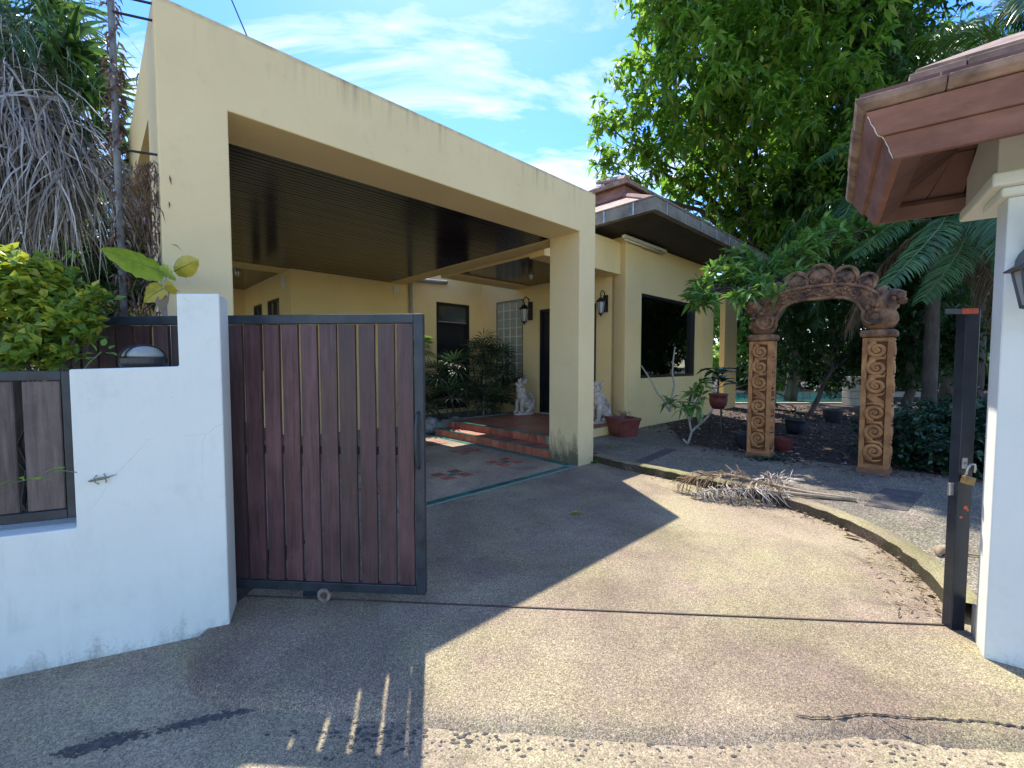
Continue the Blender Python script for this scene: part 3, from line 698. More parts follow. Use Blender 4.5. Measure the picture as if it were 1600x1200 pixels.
# ------------------------------------------------------------------ wall lanterns
def lantern(F, u, v, z, sc, label, metal, zs=1.0, plate=True):
    """F frame; lantern hangs from bracket out of the wall along -v"""
    t = thing('wall_lantern', F(u, v, z), label, 'lantern')
    s = sc
    m = MB()
    if plate: m.box(F, u-.055*s, u+.055*s, v-.02*s, v, z-.05*s, z+.28*s); m.build('back_plate', metal, t, bevel=.008)
    P = [F(u, v-.02*s, z+.20*s), F(u, v-.06*s, z+.33*s), F(u, v-.13*s, z+.36*s), F(u, v-.19*s, z+.30*s), F(u, v-.17*s, z+.23*s)]
    m = MB(); m.tube(P, .010*s, 7); m.build('bracket', metal, t, smooth=True)
    c = F(u, v-.17*s, z)
    m = MB(); m.lathe(c, [(r_*s, z_*s*zs) for r_, z_ in ((.012, .26), (.012, .22), (.035, .21), (.085, .155), (.10, .14), (.095, .132))][::-1], 6); m.build('cap', metal, t)
    m = MB(); m.lathe(c, [(.045*s, -.085*s*zs), (.072*s, .13*s*zs)], 6); m.build('glass', LFROST, t)
    m = MB()
    for k_ in range(6):
        a = 2*math.pi*k_/6
        m.tube([(c[0]+.047*s*math.cos(a), c[1]+.047*s*math.sin(a), c[2]-.087*s*zs), (c[0]+.074*s*math.cos(a), c[1]+.074*s*math.sin(a), c[2]+.135*s*zs)], .006*s, 5)
    m.lathe((c[0], c[1], c[2]-.12*s*zs), [(.008*s, -.03*s*zs), (.016*s, 0), (.03*s, .015*s*zs), (.052*s, .03*s*zs), (.052*s, .042*s*zs)], 6)
    m.build('cage', metal, t)
    return t
FU = Frame(W(2.8, 0), tuple(-x for x in EX), DX)       # frame whose v runs along +u: wall surface at v=0
lantern(FU, -3.62, 0, 2.62, 1.35, 'black coach lantern on the porch wall beside the glass block window', LAMPB)
lantern(FU, -1.44, 0, 2.62, 1.08, 'black coach lantern on the cream wall right of the carport column', LAMPB)

# ------------------------------------------------------------------ guardian lion statues
def lion(label, u, v, z, face=-1):
    t = thing('lion_statue', W(u, v, z), label, 'statue', 'guardian lions flanking the entrance')
    X = Vector(DX)*face; Y = Vector(EX); Z = Vector((0, 0, 1)); o = Vector(W(u, v, z))
    P = lambda a, b, c: tuple(o+X*a+Y*b+Z*c)
    m = MB()
    prof = []
    n = 24; top = []
    for i in range(n):
        an = 2*math.pi*i/n; top.append(P(.30*math.cos(an), .17*math.sin(an), 0))
    m.prism(top, (0, 0, .045)); m.build('plinth', STONE, t, bevel=.01)
    m = MB()
    ax = (X, Y, Z)
    tilt = (X*math.cos(.9)+Z*math.sin(.9), Y, -X*math.sin(.9)+Z*math.cos(.9))
    m.ell(P(-.08, 0, .24), (.20, .115, .13), (X*math.cos(.7)+Z*math.sin(.7), Y, -X*math.sin(.7)+Z*math.cos(.7)), 14, 10, .03)   # trunk
    m.ell(P(.05, 0, .40), (.20, .12, .125), tilt, 14, 10, .03)                                                                    # chest
    m.ell(P(.09, 0, .56), (.13, .105, .12), ax, 12, 8, .04)
    for b in (-1, 1):
        m.tube([P(.10, b*.075, .40), P(.155, b*.08, .26), P(.15, b*.08, .13), P(.165, b*.08, .05)], [.06, .05, .042, .05], 9)
        m.ell(P(.20, b*.08, .065), (.07, .045, .035), ax, 9, 6)
        m.ell(P(-.13, b*.10, .16), (.12, .065, .115), ax, 12, 8, .03)
        m.tube([P(-.10, b*.11, .14), P(-.02, b*.115, .08), P(.04, b*.115, .065)], [.06, .045, .04], 8)
        m.ell(P(.06, b*.115, .065), (.06, .04, .03), ax, 8, 5)
    m.build('body', STONE, t, smooth=True)
    m = MB()
    m.ell(P(.14, 0, .69), (.095, .085, .085), ax, 12, 9, .03)
    m.ell(P(.225, 0, .71), (.055, .06, .032), ax, 10, 6); m.ell(P(.20, 0, .645), (.055, .05, .022), ax, 10, 6)
    m.ell(P(.262, 0, .738), (.022, .03, .02), ax, 8, 5)
    for b in (-1, 1):
        m.ell(P(.20, b*.05, .745), (.024, .02, .024), ax, 8, 6)
        m.tube([P(.10, b*.07, .73), P(.05, b*.10, .80), P(.03, b*.10, .85)], [.03, .022, .004], 6)
        for k_ in range(3): m.tube([P(.24-.02*k_, b*.03, .69), P(.24-.02*k_, b*.03, .665)], [.007, .001], 5)
    for k_ in range(5):
        a = -.35+.18*k_
        m.tube([P(.17-.055*k_, 0, .76-.01*k_), P(.18-.07*k_, 0, .83+.02*math.sin(k_*2)), P(.165-.08*k_, 0, .875-.02*abs(k_-1))], [.028, .02, .003], 6)
    m.build('head', STONE, t, smooth=True)
    m = MB(); rr = random.Random(3)
    for i in range(70):
        zf = rr.uniform(.36, .74); an = rr.uniform(0, 2*math.pi)
        cx_ = .05+.12*(zf-.36)/.4; r_ = .13-.04*(zf-.36)/.4
        if math.cos(an) > .6 and zf > .6: continue
        m.ell(P(cx_+r_*math.cos(an)-.01, (r_-.02)*math.sin(an), zf), (.022, .022, .026), ax, 7, 5)
    m.build('mane', STONE, t, smooth=True, kind='stuff')
    m = MB()
    for k_, (dz, dl) in enumerate(((0, 0), (.05, .03), (.1, .02))):
        m.tube([P(-.22, (k_-1)*.03, .12+dz), P(-.30, (k_-1)*.03, .22+dz), P(-.29, (k_-1)*.03, .34+dz), P(-.22, (k_-1)*.03, .40+dz), P(-.17, (k_-1)*.03, .36+dz), P(-.19, (k_-1)*.03, .31+dz)], [.04, .036, .032, .028, .022, .012], 8)
    m.build('tail', STONE, t, smooth=True)
    return t
lion('pale stone lion statue seated at left of the entrance door beside the fan palms', 2.36, 3.42, .281)
lion('pale stone lion statue half hidden behind the carport column beside the red pot', 2.42, 1.30, .281)

# ------------------------------------------------------------------ left white wall, fence, gate
bw_ = thing('boundary_wall', LW(.3, .1), 'white painted stepped boundary wall left of the gate', 'wall')
m = MB()
prof = [(0, -.06), (0, 1.885), (.195, 1.872), (.195, 1.482), (.645, 1.468), (.645, .662), (6, .662), (6, -.06)]
m.prism([LW(u, 0, z) for u, z in prof], tuple(np.array(LW(0, .255))-np.array(LW(0, 0))))
m.build('wall_panel', WHITE, bw_, bevel=.008)
fn = thing('slat_fence', LW(1.4, .18, .66), 'dark steel framed fence panel of grey vertical slats on the low wall', 'fence')
m = MB(); f0 = .665
m.box(LW, f0, f0+.05, .10, .15, .69, 1.46); m.box(LW, f0+.05, 3.6, .10, .15, .69, .74); m.box(LW, f0+.05, 3.6, .10, .15, 1.41, 1.46); m.build('frame', STEEL, fn, bevel=.005)
m = MB(); m.box(LW, f0-.019, f0-.002, .08, .12, .664, 1.462); m.build('wall_bracket', STEEL2, fn)
for i in range(16):
    u0 = f0+.058+i*.176
    MB().box(LW, u0, u0+.145, .105+rnd.uniform(-.003, .003), .125, .742, 1.408).build('slat', SLATG, fn, bevel=.004, seg=1)

gt = thing('sliding_gate', GT(-1.1, 0), 'dark purple-brown vertical slat sliding gate in a dark steel frame, standing open', 'gate')
ZB, ZG = .066, 1.795
m = MB(); m.box(GT, -.055, 0, 0, .05, ZB, ZG); m.build('stile', STEEL, gt, bevel=.004)
MB().box(GT, -2.42, -.055, 0, .05, ZG-.055, ZG).build('top_rail', STEEL, gt, bevel=.004)
MB().box(GT, -2.42, -.055, 0, .05, ZB, ZB+.055).build('bottom_rail', STEEL, gt, bevel=.004)
MB().box(GT, -2.42, -.055, .034, .048, .93, .98).build('middle_rail', STEEL2, gt)
MB().box(GT, -2.47, -2.42, 0, .05, ZB, ZG).build('stile', STEEL, gt)
for i in range(20):
    u1 = -.060-i*.1215-(.006 if i == 0 else 0); u0 = -.060-i*.1215-(.1215-.020)+rnd.uniform(-.004, .003); off = rnd.uniform(0, .003)
    dz = rnd.uniform(-.004, .0)
    F = GT
    z0, z1 = ZB+.058, ZG-.058+dz
    m = MB(); nseg = 7; vsx = []; 
    for k_ in range(nseg+1):
        z_ = z0+(z1-z0)*k_/nseg; w0 = u0+rnd.uniform(-.0018, .0018); w1 = u1+rnd.uniform(-.0018, .0018)
        vsx += [F(w0, .010+off, z_), F(w1, .010+off, z_), F(w1, .032, z_), F(w0, .032, z_)]
    fs = [(3, 2, 1, 0), tuple(nseg*4+q for q in range(4))]
    for k_ in range(nseg):
        for q in range(4): fs.append((k_*4+q, k_*4+(q+1) % 4, k_*4+4+(q+1) % 4, k_*4+4+q))
    m.add(vsx, fs); m.build('slat', SLAT, gt)
m = MB(); m.tube([GT(-.03, -.002, 1.20), GT(-.035, -.03, 1.185), GT(-.04, -.033, 1.10), GT(-.04, -.033, .98), GT(-.035, -.03, .87), GT(-.03, -.002, .86)], .009, 8); m.build('handle', STEEL, gt, smooth=True)
for uu in (-.645, -2.1):
    m = MB(); m.box(GT, uu-.13, uu+.02, .006, .040, .025, ZB); m.box(GT, uu-.15, uu-.10, .012, .04, .02, .05); br = m.build('wheel_bracket', STEEL2, gt, bevel=.003)
    wc = GT(uu, .018, .044); ax_ = Vector((0.0748, .9972, 0))
    m = MB(); m.tube([Vector(wc)-ax_*.026, Vector(wc)+ax_*.026], .043, 20); m.build('wheel', simple('worn_wheel', (.10, .07, .055), (.30, .25, .21), 40, .6, .3), br)
    m = MB(); m.tube([Vector(wc)-ax_*.030, Vector(wc)-ax_*.02], .022, 14); m.build('hub', RUST, br)

# gecko on the white wall
c = LW(.535, -.008, .905); A_ = Vector((.90, .405, .13)).normalized(); B_ = Vector((-.118, -.053, .99)); Nw = Vector((.41, -.912, 0)); c = Vector(c)
def gp_(a, b, n=0.0): return tuple(c+A_*a+B_*b+Nw*n)
m = MB(); m.tube([gp_(-.052, 0, .004), gp_(-.044, 0, .006), gp_(-.034, .001, .006), gp_(-.027, .001, .005), gp_(-.012, .003, .007), (gp_(.008, .003, .007)), gp_(.020, .002, .005), gp_(.034, .004, .004), gp_(.050, .008, .002), gp_(.066, .008, .001)], [.001, .0055, .0065, .0045, .007, .007, .0045, .003, .002, .0008], 8)
for a, s1 in ((-.022, 1), (-.022, -1), (.014, 1), (.014, -1)):
    m.tube([gp_(a, 0, .005), gp_(a+(.006 if a > 0 else -.004), .012*s1, .005), gp_(a+(.001 if a > 0 else .006), .020*s1, .001)], [.003, .0022, .0018], 6)
    for k_ in (-1, 0, 1): m.tube([gp_(a+(.001 if a > 0 else .006), .019*s1, .001), gp_(a+(.001 if a > 0 else .006)+.004*k_, .025*s1, .0005)], [.0012, .0008], 4)
o = m.build('gecko', simple('gecko_skin', (.10, .12, .08), (.26, .28, .19), 90, .7, .2), smooth=True); tag(o, 'small grey-green gecko clinging to the white wall beside the fence', 'gecko')

# dome lamp on the wall step
p = LW(.385, .14, 1.478)
t = thing('dome_lamp', p, 'round black bulkhead lamp with frosted dome on top of the white wall step', 'lamp')
m = MB(); m.lathe(p, [(.098, 0), (.105, .02), (.105, .048), (.095, .056)], 28); m.build('base', LAMPB, t, smooth=False)
m = MB(); m.lathe(p, [(.094, .052), (.088, .075), (.066, .10), (.035, .113), (.002, .117)], 28); m.build('dome', DOMEG, t, smooth=True)
m = MB()
for s_ in (-.014, .014):
    m.tube([(p[0]+s_+rr_*.55-.02, p[1]-abs(rr_)*0-.0-math.sqrt(max(0, .0088-(rr_)**2))*0.0+(-.0), p[2]+.119) for rr_ in (0, .001)], .001, 4)
    P = []
    for k_ in range(9):
        a = -math.pi/2+math.pi*k_/8
        P.append((p[0]+s_+.30*.1*math.sin(a), p[1]+.1*math.sin(a), p[2]+.052+.068*math.cos(a)))
    m.tube(P, .004, 6)
m.build('guard', LAMPB, t, smooth=True)

# ------------------------------------------------------------------ gate post, padlock, rail end with red tape
gp = thing('gate_post', GT(3.05, 0), 'dark steel gate post with open padlock at right of the driveway', 'post')
MB().box(GT, 3.012, 3.085, -.02, .04, 0, 1.79).build('post', STEEL2, gp, bevel=.004)
MB().box(GT, 2.985, 3.012, .0, .012, .76, .83).build('latch_plate', CHROME, gp, bevel=.003)
MB().box(GT, 2.98, 3.06, -.035, -.022, 1.765, 1.795).build('tape', REDTAPE, gp, bevel=.004)
MB().box(GT, 2.90, 2.979, -.033, -.020, 1.765, 1.793).build('stop_bar', LAMPG, gp, bevel=.003)
for cu_, cz_, r_ in ((3.055, .70, .014), (3.035, .645, .009), (3.068, .685, .007)):
    P = [GT(cu_+r_*(.6+.5*nr.random())*math.cos(a_), -.0202, cz_+r_*(.5+.5*nr.random())*math.sin(a_)) for a_ in np.linspace(0, 5.6, 9)]
    MB().prism(P, tuple(np.array(GT(0, -.0008))-np.array(GT(0, 0)))).build('rust_patch', REDTAPE, gp)
q = Vector(GT(3.035, -.05, .86))
t = thing('padlock', tuple(q), 'open brass padlock hanging from the dark gate post', 'padlock')
ta = Vector((.9972*math.cos(.25), -.0748*math.cos(.25), -math.sin(.25)*1)).normalized(); tb = Vector((.0748, .9972, 0)); tcx = ta.cross(tb)*-1
if tcx.z < 0: tcx = -tcx
c8 = [q+ta*a+tb*b+tcx*c for c in (-.022, .022) for a, b in ((-.03, -.011), (.03, -.011), (.03, .011), (-.03, .011))]
m = MB(); m.add([tuple(x) for x in c8], [(0, 3, 2, 1), (4, 5, 6, 7), (0, 1, 5, 4), (1, 2, 6, 5), (2, 3, 7, 6), (3, 0, 4, 7)]); m.build('body', BRASS, t, bevel=.004)
m = MB(); m.tube([q+ta*-.02+tcx*.02, q+ta*-.022+tcx*.065, q+ta*-.012+tcx*.09, q+ta*.006+tcx*.092, q+ta*.016+tcx*.07, q+ta*.016+tcx*.05], .006, 8); m.build('shackle', CHROME, t, smooth=True)
m = MB(); m.box(GT, 3.02, 3.045, -.032, -.021, .92, .98); m.build('hasp', CHROME, t, bevel=.002)
m = MB(); m.box(GP, .0, .05, .20, .26, 0, .17); fixture('wooden_stub', 'short weathered wooden stub at the foot of the right white pier', 'post', m, BARKP, bevel=.006)

# ------------------------------------------------------------------ right gatehouse pier with small tiled roof
gh = thing('gatehouse', GP(.5, .1), 'white pier with moulded capital carrying a small maroon tiled roof at the right', 'gatehouse')
MB().box(GP, 0, 1.6, 0, .175, -.06, 2.30).build('pier', WHITE_P, gh, bevel=.006)
MB().box(GP, -.03, 1.66, -.03, .30, 2.30, 2.345).build('capital_moulding', WHITE_P, gh, bevel=.012)
MB().box(GP, -.07, 1.70, -.07, .60, 2.345, 2.41).build('capital_moulding', WHITE_P, gh, bevel=.010)
m = MB(); m.prism([GP(-.045, -.02, 2.41), GP(-.045, .60, 2.41), GP(-.045, .60, 2.60), GP(-.045, .23, 2.78), GP(-.045, .1, 2.78), GP(-.045, -.02, 2.70)], tuple(np.array(GP(1.70, 0))-np.array(GP(0, 0))))
m.build('capital_block', WHITE_P, gh, bevel=.004)
# eave outline: corners in (u,v)
def ring(m, u0, u1, v0, v1, prof_):
    """prof_: list of (outset, z) swept round the rectangle (mitred)"""
    n = len(prof_); base = len(m.v); pts = []
    for (cu, cv, su, sv) in ((u0, v0, -1, -1), (u1, v0, 1, -1), (u1, v1, 1, 1), (u0, v1, -1, 1)):
        for (o_, z_) in prof_: pts.append(GP(cu+su*o_, cv+sv*o_, z_))
    fs = []
    for c_ in range(4):
        d_ = (c_+1) % 4
        for i in range(n): fs.append((c_*n+i, d_*n+i, d_*n+(i+1) % n, c_*n+(i+1) % n))
    m.add(pts, fs)
gu0, gu1, gv0, gv1 = -.46, 1.9, -.42, .80
m = MB(); ring(m, gu0, gu1, gv0, gv1, [(0, 2.452), (.045, 2.545), (.012, 2.545), (-.03, 2.452)]); m.build('lower_fascia', FASC, gh)
m = MB(); ring(m, gu0, gu1, gv0, gv1, [(.062, 2.548), (.115, 2.645), (.075, 2.645), (.02, 2.548)]); m.build('upper_fascia', FASC, gh)
def edge_tiles(u0, u1, v0, v1, prof_, name, mat, pitch=.27):
    def seg(side, a, b):
        dz = rnd.uniform(-.004, .004); do = rnd.uniform(-.004, .004); P = []
        for end in (a, b):
            for (o_, z_) in prof_:
                o2 = o_+do; lo = (u0 if side == 'f' else v0)-o_; hi = (u1 if side == 'f' else v1)+o_
                e_ = lo if end is None else min(end, hi)
                P.append(GP(e_, v0-o2, z_+dz) if side == 'f' else GP(u0-o2, e_, z_+dz))
        n = len(prof_); m = MB()
        m.add(P, [tuple(range(n)), tuple(range(2*n-1, n-1, -1))]+[(i, n+i, n+(i+1) % n, (i+1) % n) for i in range(n)]); m.build(name, mat, gh, bevel=.003, seg=1)
    for side, L0, L1 in (('f', u0, u1), ('l', v0, v1)):
        a = None; x = L0+pitch*.5
        while True:
            b = min(x, L1+.1); seg(side, a, b-.004)
            if x >= L1+.05: break
            a = b; x += pitch
edge_tiles(gu0, gu1, gv0, gv1, [(.07, 2.650), (.125, 2.650), (.15, 2.672), (.16, 2.698), (.05, 2.712)], 'eave_tile', TILEW, .30)
m = MB(); ring(m, gu0, gu1, gv0, gv1, [(.066, 2.5465), (.1175, 2.6405), (.119, 2.6465), (.064, 2.5475)]); 
# pale mortar seam down the fascia corner
m = MB(); 
sp_ = [(.003, 2.452), (.047, 2.545), (.066, 2.549), (.118, 2.646)]; P = []
for (o1, z1), (o2, z2_) in zip(sp_, sp_[1:]):
    for k_ in range(6):
        t_ = k_/6; P.append(GP(gu0-(o1+(o2-o1)*t_)+nr.normal(0, .0018), gv0-(o1+(o2-o1)*t_)+nr.normal(0, .0018), z1+(z2_-z1)*t_))
m.tube(P, [nr.uniform(.0008, .0026) for _ in P], 5); m.build('corner_seam', WHITEPL, gh)
gs = math.tan(R(30)); um, vm = (gu0+gu1)/2, (gv0+gv1)/2
# sloping soffit boards
nbd = 11; L_ = gu1-gu0
h_in = .34
for i in range(nbd):
    a = gu0+L_*i/nbd; b = gu0+L_*(i+1)/nbd-.010
    for (va, vb_) in ((gv0, gv0+h_in), (gv1, gv1-h_in)):
        cl = lambda u, w: min(max(u, gu0+w), gu1-w)
        MB().prism([GP(cl(a, .0), va, 2.46), GP(cl(b, .0), va, 2.46), GP(cl(b, h_in), vb_, 2.46+h_in*.75), GP(cl(a, h_in), vb_, 2.46+h_in*.75)], (0, 0, .02)).build('soffit_board', SOFF, gh)
for i in range(6):
    a = gv0+(gv1-gv0)*i/6; b = gv0+(gv1-gv0)*(i+1)/6-.010
    cl = lambda v: min(max(v, gv0+h_in), gv1-h_in)
    MB().prism([GP(gu0, a, 2.46), GP(gu0+h_in, cl(a), 2.46+h_in*.75), GP(gu0+h_in, cl(b), 2.46+h_in*.75), GP(gu0, b, 2.46)], (0, 0, .02)).build('soffit_board', SOFF, gh)
MB().box(GP, gu0+h_in, gu1-h_in, gv0+h_in, gv1-h_in, 2.46+h_in*.75+.01, 2.46+h_in*.75+.03).build('soffit_panel', SOFF, gh)
m = MB(); ring(m, gu0, gu1, gv0, gv1, [(-.031, 2.452), (-.031, 2.478), (-.12, 2.535), (-.12, 2.512)]); m.build('soffit_trim', SOFF, gh)
# lower tile slope
o0 = .14; zE = 2.70
def slope(u0, u1, v0, v1, rise, ins, z0, name, mat, th=.03):
    a = [GP(u0, v0, z0), GP(u1, v0, z0), GP(u1, v1, z0), GP(u0, v1, z0)]; b = [GP(u0+ins, v0+ins, z0+rise), GP(u1-ins, v0+ins, z0+rise), GP(u1-ins, v1-ins, z0+rise), GP(u0+ins, v1-ins, z0+rise)]
    m = MB(); m.add(a+b, [(0, 1, 5, 4), (1, 2, 6, 5), (2, 3, 7, 6), (3, 0, 4, 7)]); ob = m.build(name, mat, gh)
    md = ob.modifiers.new('s', 'SOLIDIFY'); md.thickness = th; return ob
gl = .20
for i in range(3):
    ins = .12*i; z_ = zE+ins*gl
    # tiles along the front and left slopes
    u0, v0 = gu0-o0+ins, gv0-o0+ins
    for j in range(9):
        ua = u0+.27*j; ub = ua+.264
        MB().prism([GP(ua+(0 if j else 0), v0, z_), GP(ub, v0, z_), GP(ub, v0+.15, z_+.15*gl+.004), GP(ua+(.15 if j == 0 else 0), v0+.15, z_+.15*gl+.004)], (0, 0, .022)).build('roof_tile', TILE, gh)
    nl = int((gv1-gv0+2*o0-2*ins)/.27)+1
    for j in range(nl):
        va = v0+.27*j; vb_ = min(va+.264, gv1+o0-ins)
        MB().prism([GP(u0, va, z_), GP(u0+.15, va+(.15 if j == 0 else 0), z_+.15*gl+.004), GP(u0+.15, vb_-(.12 if j == nl-1 else 0), z_+.15*gl+.004), GP(u0, vb_, z_)], (0, 0, .022)).build('roof_tile', TILE, gh)
slope(gu0-o0+.02, gu1+o0-.02, gv0-o0+.02, gv1+o0-.02, .42*gl, .42, zE-.01, 'under_roof', TILE)
# upper tier
tu0, tu1, tv0, tv1, tz = -.37, 1.8, -.235, .62, 2.845
edge_tiles(tu0, tu1, tv0, tv1, [(0, tz-.015), (.03, tz), (.035, tz+.045), (-.10, tz+.085), (-.12, tz-.015)], 'ridge_tile', TILEW, .33)
m = MB(); ring(m, tu0+.05, tu1-.05, tv0+.05, tv1-.05, [(0, tz-.10), (.02, tz-.022), (-.05, tz-.022), (-.05, tz-.10)]); m.build('upper_tier_fascia', FASC, gh)
slope(tu0-.01, tu1+.01, tv0-.01, tv1+.01, .38*gs, .38, tz+.07, 'upper_roof', TILEW, .05)
# flaking plaster drip line and gatehouse lantern
lantern(GP, .070, 0, 1.815, 1.2, 'grey metal coach lantern on the right white pier, cut by the picture edge', LAMPG, .62, False)
m = MB()
nn = 22; pts = []
c = GP(.245, -.006, 2.00)
for i in range(nn):
    a = 2*math.pi*i/nn; pts.append(GP(.115+.085*math.cos(a), -.02, 1.965+.105*math.sin(a)))
m.prism(pts, tuple(np.array(GP(0, .018))-np.array(GP(0, 0))))
o = m.build('back_plate', LAMPG, bpy.data.objects['wall_lantern.002'])

# ------------------------------------------------------------------ carved terracotta arch
ar = thing('carved_arch', AR(.8, .1, .1), 'carved terracotta garden arch with scroll panelled columns and shell crest', 'garden arch')
def spiral(m, F, cu, cz, r, turns, sgn, rad, v, a0=0, n=26):
    P = []; Rr = []
    for i in range(n):
        t_ = i/(n-1); a = a0+sgn*turns*2*math.pi*t_; q_ = r*(1-.86*t_)
        P.append(F(cu+q_*math.cos(a), v-.012*t_, cz+q_*math.sin(a))); Rr.append(rad*(1-.4*t_))
    m.tube(P, Rr, 6)
ax_a = (Vector(AR.ax), Vector(AR.ay), Vector((0, 0, 1)))
for c0 in (0.0, 1.32):
    tcol = c0
    w = .30; dpt = .26; z0, z1 = .17, 1.815
    cm = MB().box(AR, c0-.015, c0+w+.015, -.015, dpt+.015, .09, .172).build('plinth', simple('arch_plinth', (.16, .075, .04), (.27, .14, .08), 6, .9, .4), ar, bevel=.01)
    m = MB()
    f = .055
    # frame of the column: four corner posts + core
    m.box(AR, c0+f, c0+w-f, .028, dpt-.028, z0, z1)
    m.box(AR, c0+.028, c0+f-.001, .05, dpt-.05, z0, z1); m.box(AR, c0+w-f+.001, c0+w-.028, .05, dpt-.05, z0, z1)
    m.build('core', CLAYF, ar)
    m = MB()
    for (a, b) in ((c0, c0+f), (c0+w-f, c0+w)):
        for (cc, dd) in ((0, f*.9), (dpt-f*.9, dpt)): m.box(AR, a, b, cc, dd, z0, z1)
    for (cc, dd) in ((.0, .03), (dpt-.03, dpt)):
        m.box(AR, c0+f, c0+w-f, cc, dd, z0, z0+.05); m.box(AR, c0+f, c0+w-f, cc, dd, z1-.05, z1)
    for (a, b) in ((c0, c0+.03), (c0+w-.03, c0+w)):
        m.box(AR, a, b, f*.9, dpt-f*.9, z0, z0+.05); m.box(AR, a, b, f*.9, dpt-f*.9, z1-.05, z1)
    m.build('column_frame', CLAY, ar, bevel=.006)
    zs = [1.665, 1.44, 1.215, .87, .63, .385]
    for k_, zc_ in enumerate(zs):
        sg = 1 if k_ < 3 else -1
        for face in ('front', 'side'):
            if face == 'front': F = Frame(AR(c0+w/2, 0), AR.ax, AR.ay); rr_ = .098
            else: F = Frame(AR(c0+w, dpt/2), AR.ay, tuple(-np.array(AR.ax))); rr_ = .082
            m = MB(); spiral(m, F, 0, zc_, rr_, 1.75, sg, .031, .012, a0=R(100 if sg > 0 else -100)); 
            m.tube([F(-.085*sg, .02, zc_+.06), F(-.06*sg, .008, zc_+.115), F(.02*sg, .004, zc_+.125), F(.085*sg, .018, zc_+.11)], [.012, .022, .022, .010], 6)
            spiral(m, F, 0, zc_, rr_*.82, 1.5, sg, .012, .006, a0=R(250 if sg > 0 else -250)); jr = rnd.uniform(.9, 1.15)
            m.tube([F(.09*sg, .022, zc_-.05), F(.07*sg, .008, zc_-.10), F(-.01*sg, .004, zc_-.12), F(-.08*sg, .02, zc_-.10)], [.008, .017, .017, .006], 6)
            m.ell(F(0, .006, zc_), (.028*jr, .028*jr, .028*jr), None, 8, 6)
            m.build('scroll', CLAY, ar, smooth=True)
    F = Frame(AR(c0+w/2, 0), AR.ax, AR.ay); m = MB()
    for k_ in range(4):
        o_ = .022*k_-.033; m.tube([F(-.085+o_*.3, .016, 1.115+o_), F(-.05, .004, 1.075+o_), F(0, .002, 1.04+o_), F(.05, .004, 1.005+o_), F(.088+o_*.3, .016, .965+o_)], [.006, .012, .013, .012, .006], 6)
    m.build('leaf_carving', CLAY, ar, smooth=True)
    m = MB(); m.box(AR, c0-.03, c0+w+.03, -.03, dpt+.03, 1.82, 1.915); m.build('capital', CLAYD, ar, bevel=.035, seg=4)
    # bulbous makara head on each capital
    cx0 = c0+w/2; out = -1 if c0 == 0 else 1
    m = MB()
    m.ell(AR(cx0-out*.0, dpt/2, 2.06), (.185, .15, .165), ax_a, 16, 11, .03)
    m.ell(AR(cx0+out*.05, dpt/2, 2.23), (.12, .12, .17), ax_a, 14, 9, .04)
    m.ell(AR(cx0+out*.12, dpt/2, 2.33), (.12, .10, .085), ax_a, 12, 8, .05)
    m.tube([AR(cx0+out*.14, dpt/2, 2.30), AR(cx0+out*.20, dpt/2, 2.27), AR(cx0+out*.25, dpt/2, 2.26)], [.075, .055, .03], 8)
    m.tube([AR(cx0+out*.10, dpt/2, 2.36), AR(cx0+out*.17, dpt/2, 2.36), AR(cx0+out*.24, dpt/2, 2.35)], [.065, .05, .02], 8)
    m.tube([AR(cx0+out*.02, dpt/2, 2.34), AR(cx0+out*.0, dpt/2, 2.42), AR(cx0+out*.05, dpt/2, 2.46)], [.08, .06, .02], 8)
    for k_ in range(26):
        m.ell(AR(cx0+rnd.uniform(-.15, .15), rnd.choice((.0, .02, dpt-.01)), rnd.uniform(1.97, 2.38)), (.03, .03, .035), ax_a, 7, 5)
    m.build('carved_head', CLAYD, ar, smooth=True)
    m = MB()
    s0 = cx0-out*.06
    P = [AR(s0-out*(.10*math.cos(a)), -.025, 2.09+.10*math.sin(a)) for a in np.linspace(R(150), R(400), 16)]
    m.tube(P, [.03-.0012*i for i in range(16)], 7); m.build('head_scroll', CLAYD, ar, smooth=True)
# lintel band following the inner curve
ip = [(.30, 2.00), (.33, 2.17), (.40, 2.29), (.53, 2.355), (.69, 2.375), (.83, 2.372), (.97, 2.375), (1.11, 2.355), (1.24, 2.29), (1.31, 2.17), (1.34, 2.00)]
op_ = [(.13, 2.20), (.20, 2.37), (.33, 2.47), (.50, 2.52), (.68, 2.54), (.83, 2.542), (.98, 2.54), (1.14, 2.52), (1.31, 2.47), (1.44, 2.37), (1.51, 2.20)]
m = MB()
n = len(ip); vv = [.07, .19]
for (P_) in (ip, op_):
    for v_ in vv:
        for (u, z) in P_: m.v.append(AR(u, v_, z))
# indices: ip-front 0..n-1, ip-back n.., op-front 2n.., op-back 3n..
for i in range(n-1):
    m.f += [(i, i+1, 2*n+i+1, 2*n+i), (n+i, 3*n+i, 3*n+i+1, n+i+1), (i, n+i, n+i+1, i+1), (2*n+i, 2*n+i+1, 3*n+i+1, 3*n+i)]
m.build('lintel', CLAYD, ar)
m = MB(); m.tube([AR(u, .06, z-.004) for u, z in ip], .022, 7); m.tube([AR(u, .06, z) for u, z in op_], .024, 7); m.tube([AR(u, .20, z) for u, z in op_], .024, 7); m.build('lintel_moulding', CLAYD, ar, smooth=True)
m = MB()
for i in range(46):
    t_ = i/45; u = .36+t_*.90; zi = np.interp(u, [p_[0] for p_ in ip], [p_[1] for p_ in ip]); zo = np.interp(u, [p_[0] for p_ in op_], [p_[1] for p_ in op_])
    m.ell(AR(u, .062, rnd.uniform(zi+.03, zo-.03)), (.028, .018, .024), ax_a, 7, 5)
